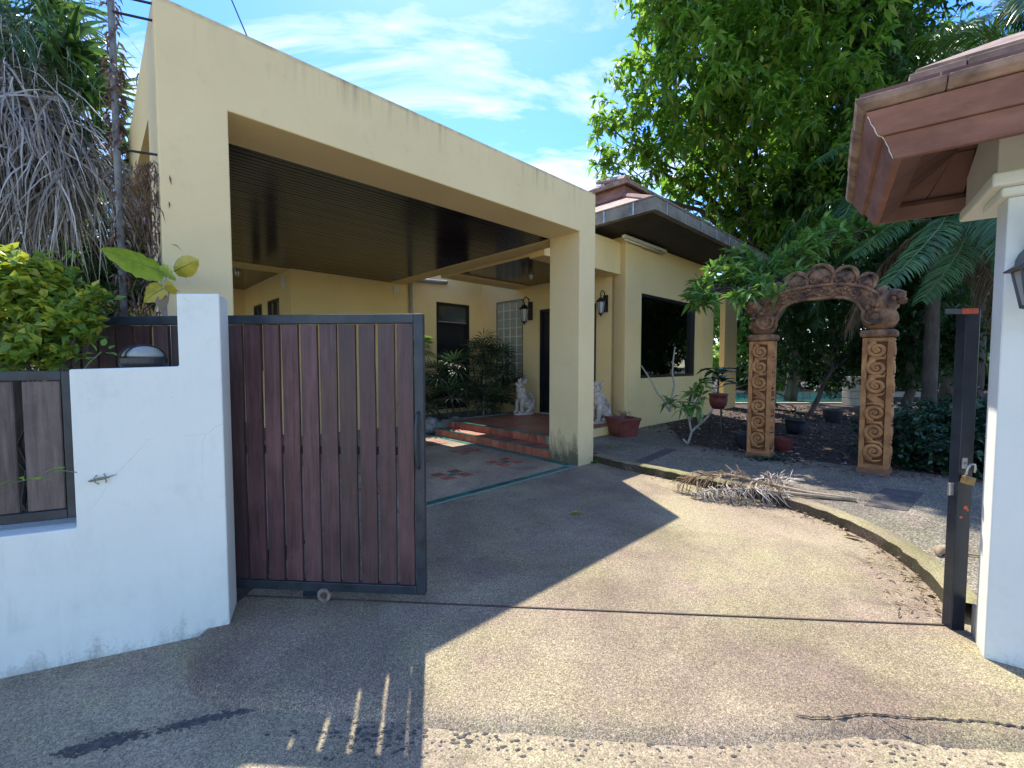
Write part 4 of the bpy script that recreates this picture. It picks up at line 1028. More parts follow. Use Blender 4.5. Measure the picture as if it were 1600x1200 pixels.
for i in range(7):
    u = .40+i*.135; zi = np.interp(u, [p_[0] for p_ in ip], [p_[1] for p_ in ip]); zo = np.interp(u, [p_[0] for p_ in op_], [p_[1] for p_ in op_])
    spiral(m, AR, u, (zi+zo)/2, .045, 1.4, 1 if i % 2 else -1, .014, .055)
m.build('lintel_carving', CLAYD, ar, smooth=True, kind='stuff')
for (u, z, r_, tl) in ((.34, 2.52, .10, .55), (.56, 2.60, .14, .28), (.83, 2.645, .165, 0), (1.10, 2.60, .14, -.28), (1.32, 2.52, .10, -.55)):
    m = MB()
    ca, sa = math.cos(tl), math.sin(tl)
    U_ = Vector(AR.ax)*ca+Vector((0, 0, 1))*sa; Z_ = Vector((0, 0, 1))*ca-Vector(AR.ax)*sa
    c = Vector(AR(u, .12, z))
    m.ell(c, (r_*.93, .05, r_*.80), (U_, Vector(AR.ay), Z_), 16, 10, .02)
    for s_ in (-1, 1):
        P = []
        for i in range(16):
            a = math.pi*(-.5+i/15*1.5); P.append(c+U_*(s_*r_*math.cos(a)*.98)+Z_*(r_*.92*math.sin(a)+(.03 if a > 1.2 else 0))+Vector(AR.ay)*-.03)
        m.tube(P, [.020]*13+[.017, .012, .006], 7)
        P = [c+U_*(s_*(.45*r_+.30*r_*math.cos(a)*(1-.05*i)))+Z_*(-.15*r_+.30*r_*math.sin(a)*(1-.05*i))+Vector(AR.ay)*-.05 for i, a in enumerate(np.linspace(0, 7, 12))]
        m.tube(P, .012, 6)
    m.ell(c+Vector(AR.ay)*-.05, (r_*.25, .03, r_*.25), (U_, Vector(AR.ay), Z_), 9, 6)
    m.build('shell_crest', CLAYD, ar, smooth=True)

# ------------------------------------------------------------------ pots and garden bits
def taperpot(p, w0, w1, h_, F):
    m = MB(); a = []
    for (w, z) in ((w0, 0), (w1*.96, h_-.05), (w1, h_-.05), (w1, h_), (w1*.86, h_), (w1*.80, h_-.05)):
        a.append([(p[0]+F.ax[0]*su*w/2+F.ay[0]*sv*w/2, p[1]+F.ax[1]*su*w/2+F.ay[1]*sv*w/2, p[2]+z) for su, sv in ((-1, -1), (1, -1), (1, 1), (-1, 1))])
    vsx = [q_ for r_ in a for q_ in r_]; fs = [(3, 2, 1, 0)]
    for i in range(len(a)-1):
        for k_ in range(4): fs.append((i*4+k_, i*4+(k_+1) % 4, i*4+4+(k_+1) % 4, i*4+4+k_))
    fs.append(tuple(len(vsx)-4+i for i in range(4)))
    m.add(vsx, fs); return m
RF = Frame((0, 0, 0), (.93, .36, 0), (-.36, .93, 0))
p = (2.13, 8.36, .10)
t = thing('planter_pot', p, 'square dark red clay planter with dry weeds at the house corner', 'plant pot')
taperpot(p, .36, .50, .36, RF).build('pot', POTR, t, bevel=.012)
m = MB()
for i in range(26):
    a = rnd.uniform(0, 6.28); r_ = rnd.uniform(0, .16); b = (p[0]+r_*math.cos(a), p[1]+r_*math.sin(a), p[2]+.30)
    m.tube([b, (b[0]+rnd.uniform(-.05, .05), b[1]+rnd.uniform(-.05, .05), b[2]+rnd.uniform(.08, .18)), (b[0]+rnd.uniform(-.10, .10), b[1]+rnd.uniform(-.1, .1), b[2]+rnd.uniform(.08, .2))], .004, 4)
m.build('dry_weeds', L_DEADB, t)

# ------------------------------------------------------------------ vegetation helpers
def norm(a): return a/np.maximum(np.linalg.norm(a, axis=-1, keepdims=True), 1e-9)
def leaves(P, D, L, Wd, fold=.25, droop=.25, curl=None):
    """4-triangle folded leaves. P base (n,3), D direction (n,3)"""
    n = len(P); D = norm(D); up = norm(nr.normal(size=(n, 3))*.45+np.array([0, 0, 1.0]))
    S = norm(np.cross(D, up)); Nn_ = np.cross(S, D)
    L = np.broadcast_to(L, n)[:, None]; Wd = np.broadcast_to(Wd, n)[:, None]
    mid = P+D*L*.5-Nn_*0
    a = P+D*L*.45+S*Wd*.5+Nn_*Wd*fold; b = P+D*L*.45-S*Wd*.5+Nn_*Wd*fold
    tip = P+D*L+np.array([0, 0, -1.0])*L*droop
    V = np.stack([P, a, mid, b, tip], 1).reshape(-1, 3)
    f = np.array([(0, 1, 2), (0, 2, 3), (1, 4, 2), (2, 4, 3)])
    F_ = (np.arange(n)[:, None, None]*5+f[None]).reshape(-1, 3)
    return V, F_
def rosettes(C, nleaf, L, Wd, down=.35, spread=1.0, up=.35, droop=.3):
    n = len(C); a = nr.uniform(0, 2*np.pi, (n, nleaf)); el = nr.normal(up, .45, (n, nleaf))
    ax = norm(nr.normal(size=(n, 3))*.5+np.array([0, 0, .8]))
    t1 = norm(np.cross(ax, nr.normal(size=(n, 3)))); t2 = np.cross(ax, t1)
    D = (t1[:, None]*np.cos(a)[..., None]+t2[:, None]*np.sin(a)[..., None])*spread+ax[:, None]*el[..., None]-np.array([0, 0, down])
    P = C[:, None]+norm(D)*L*.05+nr.normal(0, L*.12, (n, nleaf, 3))
    LL = L*nr.uniform(.7, 1.25, n*nleaf)
    return leaves(P.reshape(-1, 3), D.reshape(-1, 3), LL, Wd*nr.uniform(.8, 1.2, n*nleaf), droop=droop)
def fill(blobs, n, shell=.55):
    """points in ellipsoids, more toward the shell; blobs: (x,y,z,rx,ry,rz)"""
    B = np.array(blobs); vol = B[:, 3]*B[:, 4]*B[:, 5]; w = vol**(.75); w /= w.sum(); idx = nr.choice(len(B), n, p=w)
    d = norm(nr.normal(size=(n, 3))); r = nr.uniform(shell, 1.0, n)**(1.0)
    r = np.where(nr.random(n) < .25, nr.uniform(0, 1, n), r)
    lump = 1+.18*np.sin(d[:, 0]*7+idx)+.15*np.sin(d[:, 1]*9+idx*2.1)+.1*np.sin(d[:, 2]*11)
    return B[idx, :3]+d*(r*lump)[:, None]*B[idx, 3:]
def at(x, y, Y):
    """direction through picture coordinates at ground distance Y: a world point"""
    f_ = 682.33; cp2, sp2 = math.cos(R(2.756)), math.sin(R(2.756))
    rx = (x-800)/f_; ry = -(y-600)/f_
    d = np.array([rx, cp2+ry*sp2, -sp2+ry*cp2]); k_ = Y/d[1]
    return np.array([0, 0, 1.5])+d*k_
def blobs_px(lst):
    out = []
    for (x, y, Y, r, *rest) in lst:
        c = at(x, y, Y); rr_ = r*Y/682.33; q_ = rest[0] if rest else 1.0
        out.append((*c, rr_, rr_*1.1*q_, rr_))
    return out
def limb(m, a, b, r0, r1, n=6, wob=.06, seg=6):
    a = np.array(a, float); b = np.array(b, float); L = np.linalg.norm(b-a); P = []; Rr = []
    for i in range(n+1):
        t_ = i/n; P.append(tuple(a+(b-a)*t_+(nr.normal(size=3)*wob*L*math.sin(math.pi*t_)*.5 if 0 < i < n else 0))); Rr.append(r0+(r1-r0)*t_)
    m.tube(P, Rr, seg)
    return P

# big broad-leaved tree behind the wing
def big_tree():
    base = at(1196, 560, 13.5); base[2] = .05
    t = thing('mango_tree', tuple(base), 'tall bright green leafy tree rising behind the tiled roof of the house', 'tree')
    fork = base+np.array([.0, .0, 4.6])
    m = MB(); limb(m, base, fork, .30, .22, 8, .02, 10)
    tr = m.build('trunk', BARK, t, smooth=True)
    bl = blobs_px([(955, 200, 11.8, 38), (1000, 150, 11.5, 60), (1060, 60, 10.5, 68), (1050, -30, 10.5, 80), (1100, 130, 10.3, 85), (1010, 240, 12.0, 50), (950, 262, 12.2, 24),
                    (1090, 220, 11.8, 80), (1150, 40, 10.5, 100), (1180, 160, 10.3, 95), (1170, 270, 12.4, 85), (1110, 290, 12.9, 55), (1060, 300, 13.2, 35), (1250, 70, 10.2, 110), (1270, 200, 10.2, 100),
                    (1270, 300, 11.4, 55), (1210, 350, 12.2, 60), (1150, 340, 13.2, 50), (1250, 370, 11.5, 45), (1180, -60, 10.2, 110), (1270, -50, 10.4, 100), (1230, -160, 10.3, 150), (1090, -120, 10.5, 90)])
    m = MB()
    for i, b in enumerate(bl):
        c = np.array(b[:3])
        if i % 2 == 0 or i < 8:
            m = MB(); mid = fork*.55+c*.45+np.array([0, 0, .3]); limb(m, fork-np.array([0, 0, nr.uniform(0, 1.2)]), mid, .11, .06, 5, .06, 7); limb(m, mid, c, .06, .015, 5, .08, 6)
            for k_ in range(4): limb(m, mid+(c-mid)*nr.uniform(.2, .8), c+nr.normal(size=3)*b[3]*.5, .022, .006, 4, .08, 5)
            m.build('branch', BARK, t)
    C = fill(bl, 3000, .68)
    V, F_ = rosettes(C, 10, .25, .095, down=.38, up=.3, droop=.3)
    raw('crown', V, F_, L_TREE, t)
big_tree()
def side_tree():
    base = at(1385, 560, 11.5); base[2] = .05
    t = thing('garden_tree', tuple(base), 'tall darker leafy tree right of the bright tree, above the carved arch', 'tree')
    m = MB(); fork = base+np.array([-.2, 0, 5.0]); limb(m, base, fork, .15, .11, 8, .03, 9); m.build('trunk', BARK, t, smooth=True)
    bl = blobs_px([(1340, 90, 10.8, 80), (1350, 220, 10.6, 70), (1300, 290, 11, 60), (1320, -40, 10.6, 100), (1400, 20, 11, 70), (1330, -180, 10, 150), (1400, 130, 11.5, 60), (1240, 300, 11.5, 60), (1420, 240, 12, 50)])
    m = MB()
    for b in bl: limb(m, fork-np.array([0, 0, nr.uniform(0, .8)]), b[:3], .06, .012, 6, .08, 6)
    m.build('branches', BARK, t)
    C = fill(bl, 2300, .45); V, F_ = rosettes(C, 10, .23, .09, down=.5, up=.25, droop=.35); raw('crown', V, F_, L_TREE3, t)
side_tree()
bg_tree_later = []

# dark background trees: separate crowns, trunks
def bg_tree(name, label, trunk_px, Y, blobs, nros, mat, L=.22, wd=.08, tr_r=.16, ztop=None, lean=0):
    base = at(trunk_px, 600, Y); base[2] = .05
    t = thing(name, tuple(base), label, 'tree', 'garden trees behind the arch')
    bl = blobs_px(blobs); cen = np.mean([b[:3] for b in bl], axis=0)
    m = MB(); top = base+np.array([lean, 0, max(1.2, (cen[2])*.6)]); limb(m, base, top, tr_r, tr_r*.6, 6, .05, 8); m.build('trunk', BARK, t, smooth=True)
    m = MB()
    for b in bl:
        limb(m, top-np.array([0, 0, .2]), b[:3], tr_r*.4, .02, 5, .08, 5)
    m.build('branches', BARK, t)
    C = fill(bl, nros, .35)
    V, F_ = rosettes(C, 9, L, wd, down=.35, up=.2, droop=.3)
    raw('crown', V, F_, mat, t)
    return t
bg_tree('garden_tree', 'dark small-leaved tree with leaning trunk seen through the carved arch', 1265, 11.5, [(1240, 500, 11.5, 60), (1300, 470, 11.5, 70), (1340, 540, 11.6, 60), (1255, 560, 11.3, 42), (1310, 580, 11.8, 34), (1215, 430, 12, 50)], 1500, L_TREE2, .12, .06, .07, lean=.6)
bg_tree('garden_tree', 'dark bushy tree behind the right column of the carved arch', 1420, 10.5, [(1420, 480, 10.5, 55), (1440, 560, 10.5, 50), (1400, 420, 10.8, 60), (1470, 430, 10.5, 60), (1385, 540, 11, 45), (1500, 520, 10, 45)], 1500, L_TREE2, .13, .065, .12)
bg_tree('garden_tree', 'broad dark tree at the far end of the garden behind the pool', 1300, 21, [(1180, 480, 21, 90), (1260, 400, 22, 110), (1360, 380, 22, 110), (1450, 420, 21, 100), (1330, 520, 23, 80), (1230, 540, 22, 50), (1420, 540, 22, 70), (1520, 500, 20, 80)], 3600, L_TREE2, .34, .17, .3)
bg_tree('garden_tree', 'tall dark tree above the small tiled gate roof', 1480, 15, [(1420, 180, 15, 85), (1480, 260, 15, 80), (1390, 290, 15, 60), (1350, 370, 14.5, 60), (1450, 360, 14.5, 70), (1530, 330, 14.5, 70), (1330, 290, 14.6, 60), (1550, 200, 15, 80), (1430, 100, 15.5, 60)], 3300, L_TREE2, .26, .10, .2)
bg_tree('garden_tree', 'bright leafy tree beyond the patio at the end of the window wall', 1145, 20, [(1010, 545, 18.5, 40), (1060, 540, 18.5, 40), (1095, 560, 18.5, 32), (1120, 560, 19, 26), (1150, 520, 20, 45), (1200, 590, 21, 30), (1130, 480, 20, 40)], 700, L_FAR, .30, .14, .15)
bg_tree('garden_tree', 'large dark tree added behind the bright leafy tree to shade the garden', 1235, 16, [(1150, 190, 15.5, 90), (1260, 230, 16, 100), (1200, 70, 15.5, 100), (1300, 120, 16, 90), (1230, 330, 16.5, 70)], 900, L_TREE3, .34, .14, .22)  # extra crown, added to throw shade on the garden behind the arch
# low dark understorey closing the garden
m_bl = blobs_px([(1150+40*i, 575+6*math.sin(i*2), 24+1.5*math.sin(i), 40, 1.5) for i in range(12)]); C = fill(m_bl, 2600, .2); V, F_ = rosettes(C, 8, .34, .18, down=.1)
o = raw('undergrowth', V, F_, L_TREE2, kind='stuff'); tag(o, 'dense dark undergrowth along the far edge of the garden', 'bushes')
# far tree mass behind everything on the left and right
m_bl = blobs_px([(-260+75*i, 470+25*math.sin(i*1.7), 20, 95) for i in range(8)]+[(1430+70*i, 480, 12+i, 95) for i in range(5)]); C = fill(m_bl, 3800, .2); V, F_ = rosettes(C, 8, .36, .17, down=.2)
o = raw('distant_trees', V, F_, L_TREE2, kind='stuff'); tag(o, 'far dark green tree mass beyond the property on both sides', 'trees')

# hedge behind the right column
bl = [(5.75, 6.1, .45, .75, .7, .50), (6.4, 5.6, .50, .7, .8, .52), (5.9, 5.3, .35, .55, .5, .42), (7.0, 6.3, .5, .9, .9, .6), (5.5, 5.75, .32, .42, .45, .38)]
C = fill(bl, 3300, .6); C[:, 2] = np.clip(C[:, 2], .1, 3)
V, F_ = rosettes(C, 6, .075, .05, down=.0, up=.4, droop=.1)
o = raw('hedge', V, F_, L_HEDGE); tag(o, 'low dark green leafy hedge between the carved arch and the gate post', 'hedge')

# leaf litter in the garden + on the kerb
def litter(name, label, n, region, z, L=(.04, .11), mat=L_LITTER, seedflat=.25, wd=(.02, .045)):
    P = []
    while len(P) < n:
        x = nr.uniform(region[0], region[1]); y = nr.uniform(region[2], region[3])
        if region[4] is None or region[4](x, y): P.append((x, y, z+nr.uniform(0, .02)))
    P = np.array(P); a = nr.uniform(0, 6.28, n); D = np.c_[np.cos(a), np.sin(a), nr.normal(0, seedflat, n)]
    V, F_ = leaves(P, D, nr.uniform(L[0], L[1], n), nr.uniform(*wd, n), fold=.35, droop=.1)
    V[:, 2] = np.maximum(V[:, 2], z-.002)
    o = raw(name, V, F_, mat, kind='stuff'); tag(o, label, 'leaves'); return o
def behind_arch(x, y):
    q_ = np.array([x, y])-np.array(AR.o[:2]); v_ = q_@np.array(AR.ay[:2]); return v_ > -.25 and W_in(x, y)
def W_in(x, y):
    q_ = np.array([x, y])-W.o[:2]; return q_@np.array(EX[:2]) < .9
litter('leaf_litter', 'brown fallen leaves covering the soil under the carved arch', 4200, (3.0, 10, 5, 14, behind_arch), .100)
def near_kerb(x, y):
    d_ = np.hypot(K[:, 0]-x, K[:, 1]-y); i = d_.argmin(); s_ = (np.array([x, y])-K[i])@Nn[i]; return -.16 < s_ < -.005 and nr.random() < math.exp(s_*14)
litter('kerb_litter', 'dry brown leaf scraps gathered along the foot of the curved kerb', 170, (1.4, 3.05, 2.5, 6.4, near_kerb), .004, (.02, .06), L_DEADB, wd=(.008, .024))
def near_post(x, y):
    d_ = np.hypot(K[:, 0]-x, K[:, 1]-y); i = d_.argmin(); s_ = (np.array([x, y])-K[i])@Nn[i]; return -.30 < s_ < -.005 and y < 3.3
litter('post_litter', 'thin dry straw scraps on the driveway beside the gate post', 90, (2.3, 3.0, 2.5, 3.3, near_post), .004, (.03, .09), L_DEADB, wd=(.004, .012))
m = MB()
for i in range(420):
    x = nr.uniform(-1.6, 2.2); y = nr.uniform(1.36, 1.80) if i % 3 else nr.uniform(1.66, 1.80); r_ = nr.uniform(.0018, .006)
    m.ell((x, y, -.034), (r_*nr.uniform(.8, 1.8), r_, r_*.5), None, 6, 4, .2)
o = m.build('road_grit', simple('grit', (.06, .05, .04), (.35, .31, .26), 200, .9, 0), kind='stuff'); tag(o, 'small stones and crumbs of grit along the worn road edge', 'grit')

# single fallen leaves
def single_leaf(label, p, L, a, mat, w=.35):
    P = np.array([p]); V, F_ = leaves(P, np.array([[math.cos(a), math.sin(a), .15]]), L, L*w, fold=.3, droop=.05); V[:, 2] = np.maximum(V[:, 2], p[2])
    o = raw('fallen_leaf', V-np.array(p), F_, mat); o.location = p; tag(o, label, 'leaf')
single_leaf('yellow fallen leaf lying on the shaded driveway below the carport', (.56, 4.27, .006), .17, -.1, L_BIGY)
single_leaf('yellow green fallen leaf on the garden path right of the carport column', (1.62, 7.15, .112), .16, .3, L_BIG)
single_leaf('pale dry leaf on the driveway just below the end of the dead frond', (2.30, 4.53, .006), .14, .1, L_DEADB)
single_leaf('large pale curled leaf resting against the curved kerb', (2.86, 3.72, .006), .16, -.9, L_DEADB)

# dry palm frond lying over the kerb
def frond(path, mat, Ll, n=70, w=.02, ang=1.0, sag=.5, up=0.1, stem_r=.02, parent=None, stemmat=None, curl=0, start=.15, name='leaflets', both=True, jit=.08):
    """path: list of 3D points; leaflets on both sides from 'start' fraction on"""
    P = np.array(path, float); t = np.r_[0, np.cumsum(np.linalg.norm(np.diff(P, axis=0), axis=1))]; t /= t[-1]
    s = np.linspace(start, .995, n); Q = np.stack([np.interp(s, t, P[:, i]) for i in range(3)], 1); T_ = norm(np.gradient(Q, axis=0))
    S = norm(np.cross(T_, np.array([0, 0, 1.0]))); Nn_ = np.cross(S, T_)
    Vs = []; Fs = []; base = 0
    prof_ = np.sin(np.pi*np.clip(.12+.83*(s-start)/(1-start), 0, 1))**.6
    for sd in (-1, 1):
        D = norm(T_*math.cos(ang)+S*sd*math.sin(ang)+Nn_*up+nr.normal(0, jit, (n, 3)))
        LL = (Ll*prof_*nr.uniform(.85, 1.1, n))[:, None]
        side = norm(np.cross(D, Nn_+nr.normal(0, .25, (n, 3))))
        p0 = Q; p1 = Q+D*LL*.4+np.array([0, 0, -1.0])*LL*sag*.12; p2 = Q+D*LL*.75+np.array([0, 0, -1.0])*LL*sag*.42+T_*LL*curl; p3 = Q+D*LL*.95+np.array([0, 0, -1.0])*LL*sag*.85+T_*LL*curl*2
        V = np.stack([p0-side*w*.3, p0+side*w*.3, p1-side*w*.5, p1+side*w*.5, p2-side*w*.35, p2+side*w*.35, p3], 1).reshape(-1, 3)
        f = [(0, 2, 3), (0, 3, 1), (2, 4, 5), (2, 5, 3), (4, 6, 5)]
        F_ = (np.arange(n)[:, None, None]*7+np.array(f)[None]).reshape(-1, 3)+base
        Vs.append(V); Fs.append(F_); base += n*7
    return np.concatenate(Vs), np.concatenate(Fs), P
def frond_obj(path, mat, stemmat, parent, name='frond', **k):
    sr = k.pop('stem_r', .015); V, F_, P = frond(path, mat, **k)
    m = MB(); m.tube([tuple(p_) for p_ in P], list(np.linspace(sr, sr*.25, len(P))), 6)
    st = m.build(name, stemmat, parent, smooth=True)
    raw('leaflets', V, F_, mat, st if parent is not None else st)
    return st
GSTEM = simple('green_stem', (.09, .13, .04), (.16, .2, .07), 8, .5, 0)
DSTEM = simple('dry_stem', (.24, .17, .10), (.46, .36, .25), 10, .8, .3)
df = thing('dead_palm_frond', (2.7, 4.6, .1), 'dry brown palm frond with pale stalk lying across the kerb', 'palm frond')
def zfloor(V, lo=.006):
    # keep above the driveway / kerb
    d_ = np.hypot(V[:, None, 0]-K[None, ::3, 0], V[:, None, 1]-K[None, ::3, 1]); i = d_.argmin(1)*3
    s_ = ((V[:, :2]-K[i])*Nn[i]).sum(1); fl = np.where(s_ > 0, .112, lo); V[:, 2] = np.maximum(V[:, 2], fl+nr.uniform(0, .02, len(V))); return V
path1 = [(3.46, 4.33, .125), (3.1, 4.52, .14), (2.75, 4.72, .19), (2.45, 4.88, .24), (2.15, 4.99, .20), (1.95, 5.02, .12)]
V, F_, P = frond(path1, L_DEADB, .42, n=90, w=.011, ang=.5, sag=.75, up=.4, jit=.38, curl=-.12, start=.3)
m = MB(); m.tube([tuple(p_) for p_ in P], [.026, .02, .016, .012, .008, .004], 8); st = m.build('stalk', DSTEM, df, smooth=True); raw('leaflets', zfloor(V), F_, L_DEADB, st)
path2 = [(3.35, 4.37, .12), (2.9, 4.52, .14), (2.55, 4.62, .15), (2.25, 4.70, .12), (2.0, 4.78, .06)]
V, F_, P = frond(path2, L_DEAD, .26, n=110, w=.009, ang=.9, sag=1.25, up=.55, jit=.6, curl=-.28, start=.35)
m = MB(); m.tube([tuple(p_) for p_ in P], [.018, .016, .014, .010, .004], 8); st = m.build('stalk', DSTEM, df, smooth=True); raw('leaflets', zfloor(V), F_, L_DEAD, st)
# spiky grey air-plant like tuft beside it
t = thing('dry_tuft', (2.98, 4.85, .11), 'silvery grey spiky dry tuft standing beside the dead frond', 'dry plant')
n = 90; a = nr.uniform(0, 6.28, n); el = nr.uniform(.3, 1.3, n); D = np.c_[np.cos(a)*np.cos(el), np.sin(a)*np.cos(el), np.sin(el)]
P0 = np.tile(np.array([2.98, 4.85, .12]), (n, 1))+nr.normal(0, .03, (n, 3))*np.array([1.6, 1, .1]); V, F_ = leaves(P0, D, nr.uniform(.12, .32, n), .010, droop=.35); V[:, 2] = np.maximum(V[:, 2], .106); raw('blades', V, F_, L_DEAD, t)
# curled dry bark by the gate post
m = MB(); m.tube([(3.30, 3.10, .115), (3.20, 3.14, .14), (3.12, 3.13, .135), (3.07, 3.08, .118)], [.012, .03, .034, .012], 7); o = m.build('dry_husk', DSTEM, smooth=True); tag(o, 'curled pale palm husk lying on the path behind the gate post', 'husk')
m = MB(); m.tube([(3.28, 3.10, .12), (3.55, 3.02, .12), (3.9, 2.98, .12)], .007, 6); o = m.build('dry_stick', DSTEM, smooth=True); tag(o, 'thin dry stick trailing from the curled husk on the path', 'stick')

# frangipani canopy over the arch (light green rosettes on branches)
def frangipani():
    b = np.array([4.50, 7.75, .05]); t = thing('frangipani_tree', tuple(b), 'frangipani tree with light green leaf rosettes spreading over the carved arch', 'tree')
    m = MB(); top = b+np.array([-.15, -.1, 2.1]); limb(m, b, top, .10, .07, 6, .05, 8); m.build('trunk', BARK, t, smooth=True)
    bl = blobs_px([(1110, 450, 7.2, 26), (1140, 430, 7.2, 30), (1175, 445, 7.0, 30), (1200, 420, 7.3, 30), (1235, 405, 7.4, 28), (1265, 385, 7.6, 30), (1305, 370, 7.8, 34), (1160, 410, 7.6, 26), (1350, 360, 8, 30), (1210, 452, 6.2, 15), (1180, 462, 6.1, 18), (1240, 428, 6.5, 15), (1150, 458, 6.4, 20), (1100, 470, 6.8, 18)])
    C = fill(bl, 150, .3); m = MB()
    hubs = [top+(np.mean(C[i::7], axis=0)-top)*.3+nr.normal(0, .12, 3)+(C[i]-top)*.45 for i in range(7)]
    for hb in hubs: limb(m, top-np.array([0, 0, nr.uniform(0, .4)]), hb, .035, .02, 4, .10, 6)
    for c in C:
        hb = min(hubs, key=lambda q_: np.linalg.norm(q_-c)); limb(m, hb, c, .016, .009, 3, .08, 5)
    m.build('branches', BARK, t)
    V, F_ = rosettes(C, 15, .215, .060, down=.05, up=.35, droop=.22); raw('crown', V, F_, L_FRANG, t)
frangipani()
# small bare frangipani in front of the window wall
def small_frangi():
    b = np.array([3.02, 7.45, .10]); t = thing('small_frangipani', tuple(b), 'small pale-stemmed frangipani shrub in front of the window wall', 'plant')
    m = MB(); S_ = np.array
    tips = []
    pts = [((0, 0, 0), (.06, .0, .22)), ((.06, 0, .22), (.02, 0, .42)), ((.06, 0, .22), (.22, .05, .34)), ((.22, .05, .34), (.38, .05, .50)), ((.22, .05, .34), (.26, 0, .52)), ((.02, 0, .42), (-.10, 0, .62)), ((.02, 0, .42), (.12, .05, .66)), ((.12, .05, .66), (.22, .02, .85)), ((-.10, 0, .62), (-.28, .03, .72)), ((.12, .05, .66), (.06, 0, .88)), ((0, 0, 0), (-.08, 0, .1)), ((.38, .05, .5), (.42, 0, .62))]
    for a, c in pts: limb(m, b+S_(a), b+S_(c), .022, .016, 3, .05, 6); tips.append(b+S_(c))
    m.build('stem', BARKP, t, smooth=True)
    C = S_([tips[i] for i in (5, 7, 8, 9, 6)]*2+[tips[7]+S_((.1, .1, .1))]); V, F_ = rosettes(C, 11, .22, .06, down=.0, up=.3); raw('leaves', V, F_, L_FRANG, t)
    # climbing pale stems rising left over the window
    m = MB(); limb(m, b+S_((-.1, .6, .5)), b+S_((-.55, .9, 1.35)), .02, .012, 5, .08, 6); limb(m, b+S_((-.1, .6, .5)), b+S_((.05, .8, 1.7)), .022, .012, 5, .06, 6); m.build('stem', BARKP, t, smooth=True)
small_frangi()
# potted rubber plant on a stand
def big_leaf_plant(label, b, h_, spread, nleaf, L, mat, potm=None, stand=False, group=None, Wd=.42, name='potted_plant'):
    t = thing(name, tuple(b), label, 'potted plant' if potm else 'plant', group)
    z0 = b[2]
    if stand:
        m = MB()
        for a in (.5, 2.6, 4.7): m.tube([(b[0]+.16*math.cos(a), b[1]+.16*math.sin(a), b[2]), (b[0]+.10*math.cos(a), b[1]+.10*math.sin(a), b[2]+.55)], .011, 6)
        m.tube([(b[0]+.12*math.cos(a_), b[1]+.12*math.sin(a_), b[2]+.54) for a_ in np.linspace(0, 6.283, 13)], .01, 5); m.build('stand', BLACKF, t); z0 += .5
    if potm:
        m = MB(); m.lathe((b[0], b[1], z0), [(.10, 0), (.15, .08), (.17, .18), (.16, .26), (.18, .27), (.18, .30), (.14, .30)], 18); m.build('pot', potm, t, smooth=True); z0 += .28
    top = np.array([b[0], b[1], z0+h_])
    m = MB(); limb(m, (b[0], b[1], z0), top, .018, .010, 5, .05, 6); m.build('stem', BARK, t)
    for i in range(nleaf):
        a = i*2.4+nr.uniform(-.3, .3); zz = z0+h_*(.25+.75*i/nleaf); el = nr.uniform(-.1, .6); D = np.array([math.cos(a)*math.cos(el), math.sin(a)*math.cos(el), math.sin(el)])
        p0 = np.array([b[0], b[1], zz]); st_ = p0+D*spread*.35
        bl_leaf(st_, D, L*nr.uniform(.8, 1.15), L*Wd, mat, t, stem_from=p0)
    return t
def bl_leaf(p, D, L, w, mat, parent, stem_from=None, droop=.35, name='leaf', wav=.0, S=None):
    D = np.array(D, float)/np.linalg.norm(D)
    S = np.cross(D, (0, 0, 1.0)) if S is None else np.array(S, float)-D*np.dot(D, S)
    S = S/np.linalg.norm(S) if np.linalg.norm(S) > .1 else np.array([1.0, 0, 0]); Nn_ = np.cross(S, D)
    n = 12; vsx = []; 
    for i in range(n+1):
        t_ = i/n; ww = w*.5*math.sin(math.pi*min(1, .08+.92*t_)**.8)**.8 if i < n else .002; ww = max(ww, .003)
        c = np.array(p)+D*L*t_+np.array([0, 0, -1.0])*L*droop*t_*t_; k_ = wav*math.sin(i*2.3)
        ew = 1+(.07*math.sin(i*2.9+L*50) if L > .12 else 0)
        vsx += [tuple(c+S*ww*ew+Nn_*(ww*.35+k_)), tuple(c), tuple(c-S*ww*(2-ew)+Nn_*(ww*.35-k_))]
    fs = []
    for i in range(n): fs += [(3*i, 3*i+3, 3*i+4, 3*i+1), (3*i+1, 3*i+4, 3*i+5, 3*i+2)]
    m = MB(); m.add(vsx, fs)
    if stem_from is not None: m.tube([tuple(stem_from), tuple(p)], .006, 4)
    lf_ = m.build(name, mat, parent, smooth=True)
    if wav:
        P_ = [tuple(np.array(p)+D*L*t_+np.array([0, 0, -1.0])*L*droop*t_*t_+Nn_*.0015*sg_) for sg_ in (1,) for t_ in np.linspace(0, .97, 8)]
        m = MB(); m.tube(P_, list(np.linspace(.004, .001, 8)), 5); m.build('midrib', GSTEM, lf_)
    return lf_
big_leaf_plant('big dark-leaved plant in a round red pot on a stand by the window wall', (4.05, 8.55, .1), .55, .3, 16, .36, L_RUB, POTR, True)
big_leaf_plant('dark-leaved potted plant between the patio pillar and the carved arch', (5.25, 9.2, .1), .95, .4, 15, .40, L_RUB, POTD, False)
big_leaf_plant('dark blue pot with broad dark leaves inside the arch at left', (5.6, 8.6, .1), .25, .2, 5, .2, L_RUB, POTD, False)
